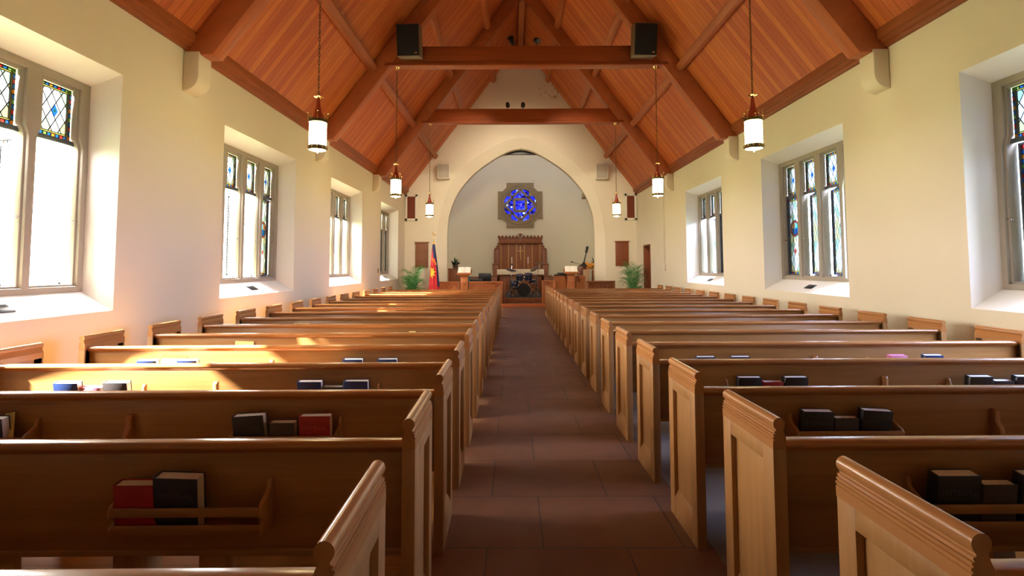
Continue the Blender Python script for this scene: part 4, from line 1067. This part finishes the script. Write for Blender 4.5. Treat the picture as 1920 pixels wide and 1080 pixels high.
def leafy(x,y,z,h,sp,label,seed,n=34,flower=False):
    root=empty('potted_plant',(x,y,z),0,label=label,cat='potted plant'); r=random.Random(seed)
    mb=MB(); mb.lathe([(.10,0),(.13,.16),(.11,.16)],n=16); mb.build('pot',M['pot'],root)
    lf=MB()
    for i in range(n):
        a=r.uniform(0,6.28); el=r.uniform(.1,1.4); L=sp*r.uniform(.6,1.1); d=Vector((math.cos(a)*math.cos(el),math.sin(a)*math.cos(el),math.sin(el)*h/sp*.8)); p0=Vector((0,0,.14)); sd=Vector((-math.sin(a),math.cos(a),0))*.035
        p1=p0+d*L*.6; p2=p0+d*L+Vector((0,0,-.06)); lf.add([p0,p1+sd,p2,p1-sd],[(0,1,2,3)])
    lf.build('leaf_mass',M['leaf_dark'],root,smooth=180)
    if flower:
        mb=MB(); mb.tube([(0,0,.15),(.02,0,.55)],.006,5); mb.lathe([(.0001,.52),(.03,.56),(.012,.62)],(.02,0,0),8,1); mb.build('flower_stalk',[M['leaf'],M['wax']],root)
leafy(-2.62,24.0,1.47,.5,.33,'dark leafy plant on the tall cabinet inside the left of the arch',2,flower=True)
leafy(3.76,24.95,1.50,.55,.30,'dark leafy plant half hidden behind the right arch pier',4,20)

# ------------------------------------------------------------------ chancel furniture
root=empty('tall_cabinet',(-2.62,24.0,CF),0,label='dark tall cabinet under the plant inside the left of the arch',cat='cabinet')
mb=MB(); mb.box(-.40,-.2,0,.30,.3,1.13); mb.box(-.42,-.22,1.13,.55,.3,1.17); mb.build('body',M['altarwood'],root,bevel=.01)
mb=MB(); mb.box(-.36,-.25,.3,-.27,-.2,1.08); mb.build('side_post',M['railwood'],root,bevel=.01)
root=empty('computer_monitor',(-1.24,23.0,CF),0,label='black monitor seen from behind, left of the altar',cat='monitor')
mb=MB(); mb.prism([(-.28,.62),(.29,.62),(.26,.97),(-.27,.97)],'y',-.03,.03); mb.build('screen_back',M['screen'],root,bevel=.012)
mb=MB(); mb.box(-.05,-.02,0,.05,.03,.66); mb.box(-.2,-.12,0,.2,.12,.02); mb.build('stand',M['black'],root,bevel=.005)
mb=MB(); mb.ball((.20,-.035,.90),.018); mb.build('badge',M['chrome'],root)
root=empty('keyboard_instrument',(-1.75,22.5,CF),0,label='black digital keyboard on a stand beside the monitor',cat='keyboard')
mb=MB(); mb.box(-.25,-.15,.62,.45,.15,.72); mb.build('body',M['black'],root,bevel=.01)
mb=MB(); 
for xx in (-.18,.35): mb.tube([(xx,0,0),(xx,0,.63)],.02)
mb.build('stand',M['black'],root)
mb=MB(); mb.lathe([(.07,0),(.07,.28),(.05,.3)],(-1.86,22.05,CF+.55),16); mb.tube([(-1.86,22.05,CF),(-1.86,22.05,CF+.56)],.02); mb.lathe([(.14,0),(.14,.02)],(-1.86,22.05,CF),16); o=mb.build('canister_on_stand',M['teal'],bevel=0); o.name='teal_canister'; tag(o,'teal canister on a stand behind the left lectern','canister')  # plain canister on a stand, gives no light

def drum_shell(mb,c,r,h,axis='z',ms=(0,1,2)):
    mb.lathe([(r*.98,0),(r,.004),(r,h-.004),(r*.98,h)],c,24,ms[0],axis,cap=False)
    for q in (0,h): mb.lathe([(r+.003,q-.015),(r+.012,q-.012),(r+.012,q+.012),(r+.003,q+.015)],c,24,ms[1],axis,cap=False)
def drum(name,c,r,h,label,rot=(0,0,0),legs=False,stand=False,grp=True,cat='drum',lugs=8):
    root=empty(name,c,0,label=label,cat=cat); root.rotation_euler=rot if not stand else (0,0,0)
    mb=MB(); mb.lathe([(r*.99,0),(r,.004),(r,h-.004),(r*.99,h)],n=24,cap=False); sh=mb.build('shell',M['drum'],root)
    for q,e in ((h,.001),(0,-.001)):
        mb=MB(); mb.lathe([(.0001,q),(r,q+e)],n=24,cap=False); mb.build('drum_head',M['drumhead'] if not stand else M['page_white'],root)
    for q in (0,h):
        mb=MB(); mb.lathe([(r+.003,q-.014),(r+.012,q-.012),(r+.012,q+.012),(r+.003,q+.014)],n=24,cap=False); mb.build('hoop',M['chrome'],root)
    mb=MB()
    for k in range(lugs):
        a=2*math.pi*k/lugs; mb.tube([((r+.008)*math.cos(a),(r+.008)*math.sin(a),.01),((r+.008)*math.cos(a),(r+.008)*math.sin(a),h-.01)],.005,5); mb.ball(((r+.008)*math.cos(a),(r+.008)*math.sin(a),h/2),.016,0,8)
    mb.build('tension_rod',M['chrome'],root)
    if legs:
        for k in range(3):
            a=2*math.pi*k/3+.5; mb=MB(); mb.tube([((r+.02)*math.cos(a),(r+.02)*math.sin(a),h*.7),((r+.02)*math.cos(a),(r+.02)*math.sin(a),-.25),((r+.07)*math.cos(a),(r+.07)*math.sin(a),-.29)],.008); mb.build('leg',M['chrome'],root)
    return root
# kick drum faces the nave
bd=drum('bass_drum',(.42,22.3,CF+.29),.275,.40,'black bass drum facing the aisle in the drum kit',rot=(R(90),0,0),lugs=8)
bd.location=(.42,22.62,CF+.29)
for k,s in enumerate((-1,1)):
    mb=MB(); mb.tube([(s*.27,-.10,.36),(s*.40,-.289,.30)],.009); mb.build('spur',M['chrome'],bd)
drum('rack_tom',(.25,22.55,CF+.68),.155,.22,'blue-black rack tom on the left above the bass drum',rot=(R(14),0,0))
drum('rack_tom',(.62,22.55,CF+.70),.165,.24,'blue-black rack tom on the right above the bass drum',rot=(R(14),0,0))
mb=MB(); mb.tube([(.43,22.5,CF+.56),(.43,22.5,CF+.80),(.28,22.5,CF+.80)],.012); mb.tube([(.43,22.5,CF+.80),(.6,22.5,CF+.82)],.012); tag(mb.build('tom_mount',M['chrome']),'chrome bracket holding the two rack toms','drum bracket')
drum('floor_tom',(.03,22.75,CF+.29),.20,.38,'blue-black floor tom left of the bass drum',legs=True)
drum('snare_drum',(.80,22.85,CF+.55),.17,.14,'chrome-rimmed snare drum right of the bass drum',stand=True)
mb=MB(); mb.tube([(.8,22.85,CF+.3),(.8,22.85,CF+.54)],.012)
for k in range(3):
    a=2.1*k; mb.tube([(.8,22.85,CF+.32),(.8+.25*math.cos(a),22.85+.25*math.sin(a),CF+.008)],.008); mb.tube([(.8,22.85,CF+.45),(.8+.16*math.cos(a),22.85+.16*math.sin(a),CF+.54)],.008)
tag(mb.build('snare_stand',M['chrome']),'chrome tripod holding the snare drum','drum stand')
def cymbal(x,y,zz,tilt,r,label,hat=False,boom=0):
    root=empty('cymbal_stand',(x,y,CF),0,label=label,cat='cymbal stand',group='cymbals of the drum kit'); h=zz-CF
    mb=MB(); mb.tube([(0,0,.12),(0,0,h*.6),(boom,0,h)],.010)
    for k in range(3):
        a=2*math.pi*k/3+.7; mb.tube([(0,0,.38),(.28*math.cos(a),.28*math.sin(a),.008)],.009)
    mb.build('tripod',M['chrome'],root)
    mb=MB(); mb.lathe([(.0001,.03),(.03,.028),(.05,.012),(r*.6,.004),(r,-.008),(r,-.011),(r*.6,.001),(.05,.008),(.0001,.02)],n=28,cap=False); c=mb.build('cymbal',M['cymbal'],root); c.location=(boom,0,h); c.rotation_euler=(R(tilt[0]),R(tilt[1]),0)
    if hat:
        d=c.copy(); col.objects.link(d); d.location=(boom,0,h-.05); d.rotation_euler=(math.pi,0,0)
cymbal(-.10,22.35,1.40,(14,10),.22,'crash cymbal left of the drum kit, tilted')
cymbal(.95,22.5,1.45,(20,-30),.20,'crash cymbal right of the drum kit, steeply tilted',boom=-.08)
cymbal(-.12,23.0,1.62,(8,-6),.10,'small splash cymbal above the left of the drum kit',boom=.05)
cymbal(1.02,22.9,1.68,(8,6),.20,'ride cymbal above the right of the drum kit',boom=.08)
cymbal(-.02,22.1,.72,(0,0),.17,'hi-hat low at the left front of the drum kit',hat=True)
def micstand(x,y,z,h,pts,label):
    root=empty('microphone_stand',(x,y,z),0,label=label,cat='microphone stand',group='microphone stands in the chancel')
    mb=MB(); mb.tube([(0,0,.25),(0,0,h)],.010)
    for k in range(3):
        a=2*math.pi*k/3+.3; mb.tube([(0,0,.3),(.28*math.cos(a),.28*math.sin(a),.008)],.009)
    mb.build('stand',M['black'],root)
    mb=MB(); mb.tube(pts,.009); mb.build('boom',M['black'],root)
    mb=MB(); e=Vector(pts[0]); d=(e-Vector(pts[1])).normalized(); mb.tube([e,e+d*.12],[.016,.026]); mb.build('microphone',M['black'],root)
micstand(-.12,21.75,CF,.85,[(.25,0,.62),(0,0,.85),(-.1,0,.9)],'low black microphone stand at the left front of the drum kit')
micstand(.93,21.9,CF,.80,[(-.1,0,.55),(0,0,.8),(.1,0,.92)],'low black microphone stand at the right front of the drum kit')
micstand(3.30,23.0,CF,1.20,[(-.72,0,1.42),(0,0,1.20),(.22,0,1.13)],'black boom microphone stand by the double bass')

def doublebass():
    root=empty('double_bass',(2.80,23.85,CF),0,label='dark varnished double bass leaning inside the right of the arch',cat='double bass')
    root.rotation_euler=(0,R(13),0); root.scale=(1.07,1.07,1.07)
    pts=[(0,-.02),(.16,0),(.27,.10),(.28,.24),(.22,.36),(.165,.45),(.17,.54),(.20,.62),(.21,.74),(.17,.84),(.08,.92),(.03,1.04)]
    out=[(x,z*1.22+.12) for x,z in pts]+[(-x,z*1.22+.12) for x,z in pts[::-1]]
    mb=MB(); mb.prism(out,'y',-.08,.08); mb.build('body',M['bassbody'],root,bevel=.02)
    mb=MB(); mb.prism([(-.035,1.20),(.035,1.20),(.022,1.78),(-.022,1.78)],'y',-.11,-.05); mb.build('neck',M['black'],root,bevel=.008)
    mb=MB(); mb.prism([(-.03,1.76),(.03,1.76),(.045,1.95),(-.04,1.95)],'y',-.11,-.03); mb.lathe([(.0001,-.06),(.05,-.055),(.062,-.03),(.062,.03),(.05,.055),(.0001,.06)],(0,-.07,1.99),14,0,'x')
    for zz in (1.80,1.87):
        for s in (-1,1): mb.tube([(0,-.07,zz),(s*.075,-.07,zz+.01)],.012,6)
    mb.build('scroll',M['black'],root,bevel=0)
    mb=MB(); mb.box(-.05,-.12,.62,.05,-.09,.68); 
    for k in range(4): mb.tube([(-.024+.016*k,-.115,.64),(-.012+.008*k,-.115,1.78)],.002,4)
    mb.build('strings_and_bridge',M['chrome'],root)
    mb=MB(); mb.prism([(-.12,1.2),(-.22,1.12),(-.16,1.2),(0,1.38),(.16,1.26),(.10,1.18)],'y',-.12,-.10); mb.build('shoulder_strap',M['black'],root)
doublebass()
# amber hollow-body lying behind, on a dark bench
def cello():
    root=empty('amber_cello',(3.48,24.5,1.37),0,label='amber varnished cello body lying on its side beside the right arch pier',cat='cello')
    mb=MB(); pts=[]
    prof=[(0,.15),(.10,.185),(.20,.17),(.28,.13),(.34,.125),(.42,.155),(.50,.14),(.56,.06)]
    out=[(-.32+x,z+.19) for x,z in prof]+[(-.32+x,.19-z) for x,z in prof[::-1]]
    mb.prism(out,'y',-.06,.06); mb.build('body',M['guitar'],root,bevel=.02)
    mb=MB(); mb.prism([(.1,.21),(.5,.20),(.5,.17),(.1,.16)],'y',-.09,-.06); mb.build('fingerboard',M['black'],root)
cello()
root=empty('dark_bench',(3.55,24.35,CF),0,label='dark wooden bench and upright seat end inside the right of the arch',cat='bench')
mb=MB(); mb.box(-.35,-.2,0,.35,.4,1.07); mb.build('bench_box',M['altarwood'],root,bevel=.01)
mb=MB(); pr=[(.02,0),(.30,0),(.30,1.05)]+[(.16+.14*math.cos(R(a)),1.05+.08*math.sin(R(a))) for a in range(15,181,15)]+[(.02,1.05)]; mb.prism(pr,'y',-.28,-.21); mb.build('seat_end',M['railwood'],root,bevel=.006)
root=empty('tan_music_case',(3.16,23.3,CF),0,label='tan box-shaped case standing behind the right choir rail',cat='case')
mb=MB(); mb.box(-.13,-.1,0,.13,.15,1.12); mb.build('case_body',M['carton'],root,bevel=.01)
mb=MB(); mb.box(.14,-.1,0,.22,.1,1.10); mb.build('side_panel',M['white'],root,bevel=.01)
# carpet under the drums
mb=MB(); mb.box(-.35,21.45,CF,1.25,23.4,CF+.004); tag(mb.build('drum_rug',M['carpet'],bevel=.003),'dark rug under the drum kit','rug')

# ------------------------------------------------------------------ outside
mb=MB(); mb.add([(-60,-40,-.6),(60,-40,-.6),(60,70,-.6),(-60,70,-.6)],[(0,1,2,3)]); tag(mb.build('ground_outside',M['grass']),kind='structure')
def tree(x,y,h,r,seed,label,nl=1500):
    root=empty('garden_tree',(x,y,-.6),0,label=label,cat='tree',group='trees outside the windows'); q=random.Random(seed)
    mb=MB(); mb.tube([(0,0,0),(.05,.02,h*.35),(0,0,h*.75)],[.18,.13,.05]); 
    for k in range(5):
        a=k*1.3; mb.tube([(0,0,h*.4+.2*k),(r*.5*math.cos(a),r*.5*math.sin(a),h*.6+.15*k)],[.06,.03])
    mb.build('trunk',M['bark'],root)
    mb=MB()
    for k in range(nl):
        a=q.uniform(0,6.28); u=q.uniform(-1,1); rr=r*q.uniform(.55,1)**.5; c=Vector((rr*math.sqrt(1-u*u)*math.cos(a),rr*math.sqrt(1-u*u)*math.sin(a),h*.68+rr*u*.9)); d=Vector((q.uniform(-1,1),q.uniform(-1,1),q.uniform(-.5,.5))).normalized()*.16; e=d.cross(Vector((q.uniform(-1,1),q.uniform(-1,1),q.uniform(-1,1)))).normalized()*.08
        mb.add([c-d,c+e,c+d,c-e],[(0,1,2,3)])
    mb.build('crown',M['foliage'],root,smooth=180)
tree(-16,9.5,6.5,2.4,1,'leafy tree outside the left windows, faint in the glare')
tree(14,10,6.0,2.2,2,'leafy tree outside the second right window')
tree(15,19,6.5,2.4,3,'leafy tree outside the farthest right window')

# ------------------------------------------------------------------ light
sc=bpy.context.scene
w=bpy.data.worlds.new('daylight'); sc.world=w; w.use_nodes=True; nt=w.node_tree; nt.nodes.clear()
out=nt.nodes.new('ShaderNodeOutputWorld'); bg=nt.nodes.new('ShaderNodeBackground'); tc=nt.nodes.new('ShaderNodeTexCoord'); sp=nt.nodes.new('ShaderNodeSeparateXYZ'); nt.links.new(tc.outputs['Generated'],sp.inputs[0])
mr=nt.nodes.new('ShaderNodeMapRange'); mr.inputs[1].default_value=-.8; mr.inputs[2].default_value=.8; nt.links.new(sp.outputs[0],mr.inputs[0])
c=mix(nt,mr.outputs[0],(2.3,2.12,1.85),(1.0,1.3,2.15)); nt.links.new(c,bg.inputs[0]); bg.inputs[1].default_value=7.0; nt.links.new(bg.outputs[0],out.inputs[0])
sd=bpy.data.lights.new('sun','SUN'); sd.energy=42; sd.angle=R(1.2); sd.color=(1,.95,.87); so=bpy.data.objects.new('sun',sd); col.objects.link(so)
so.rotation_euler=Vector((1,.16,-.76)).to_track_quat('-Z','Y').to_euler(); so.location=(-12,0,12)
for x,y in ((-.18,16.95),(.31,16.95)):
    ld=bpy.data.lights.new('spot_beam','SPOT'); ld.energy=130; ld.color=(1,.84,.62); ld.spot_size=R(100); ld.spot_blend=1; ld.shadow_soft_size=.06
    lo=bpy.data.objects.new('spot_beam',ld); col.objects.link(lo); lo.location=(x,y,6.66); lo.rotation_euler=(Vector((x,27,1.7))-lo.location).to_track_quat('-Z','Y').to_euler()

for x,tx in ((-.03,-3.2),(.55,3.8)):
    ld=bpy.data.lights.new('spot_beam','SPOT'); ld.energy=420; ld.color=(1,.86,.62); ld.spot_size=R(42); ld.spot_blend=1; ld.shadow_soft_size=.06
    lo=bpy.data.objects.new('spot_beam',ld); col.objects.link(lo); lo.location=(x,12.15,6.72); lo.rotation_euler=(Vector((tx,21.5,2.6))-lo.location).to_track_quat('-Z','Y').to_euler()
for x in (-3.5,4.1):  # unseen fill lamps added behind the arch piers to warm the chancel
    ld=bpy.data.lights.new('chancel_fill','POINT'); ld.energy=9; ld.color=(1,.92,.70); ld.shadow_soft_size=.12
    lo=bpy.data.objects.new('chancel_fill',ld); col.objects.link(lo); lo.location=(x,24.2,2.7)

# ------------------------------------------------------------------ camera
F=1000.0; PX,PY,VX,VY=960.,440.,963.,499.5
th=math.atan((VY-PY)/F); yaw=math.atan((VX-PX)/math.hypot(F,VY-PY)); ROLL=.0025
cd=bpy.data.cameras.new('camera'); cam=bpy.data.objects.new('camera',cd); col.objects.link(cam)
cd.sensor_fit='HORIZONTAL'; cd.sensor_width=36; cd.lens=36*F/1920; cd.shift_x=0; cd.shift_y=-(540-PY)/1920
cd.clip_start=.05; cd.clip_end=200
cam.matrix_world=Matrix.Translation((0,0,1.555))@Matrix.Rotation(yaw,4,'Z')@Matrix.Rotation(math.pi/2+th,4,'X')@Matrix.Rotation(-ROLL,4,'Z')
sc.camera=cam
sc.view_settings.view_transform='Standard'; sc.view_settings.look='None'; sc.view_settings.gamma=1; sc.view_settings.exposure=1.72
sc.cycles.max_bounces=10; sc.cycles.diffuse_bounces=6; sc.cycles.glossy_bounces=4; sc.cycles.transparent_max_bounces=16; sc.cycles.sample_clamp_indirect=6; sc.cycles.caustics_reflective=False; sc.cycles.caustics_refractive=False
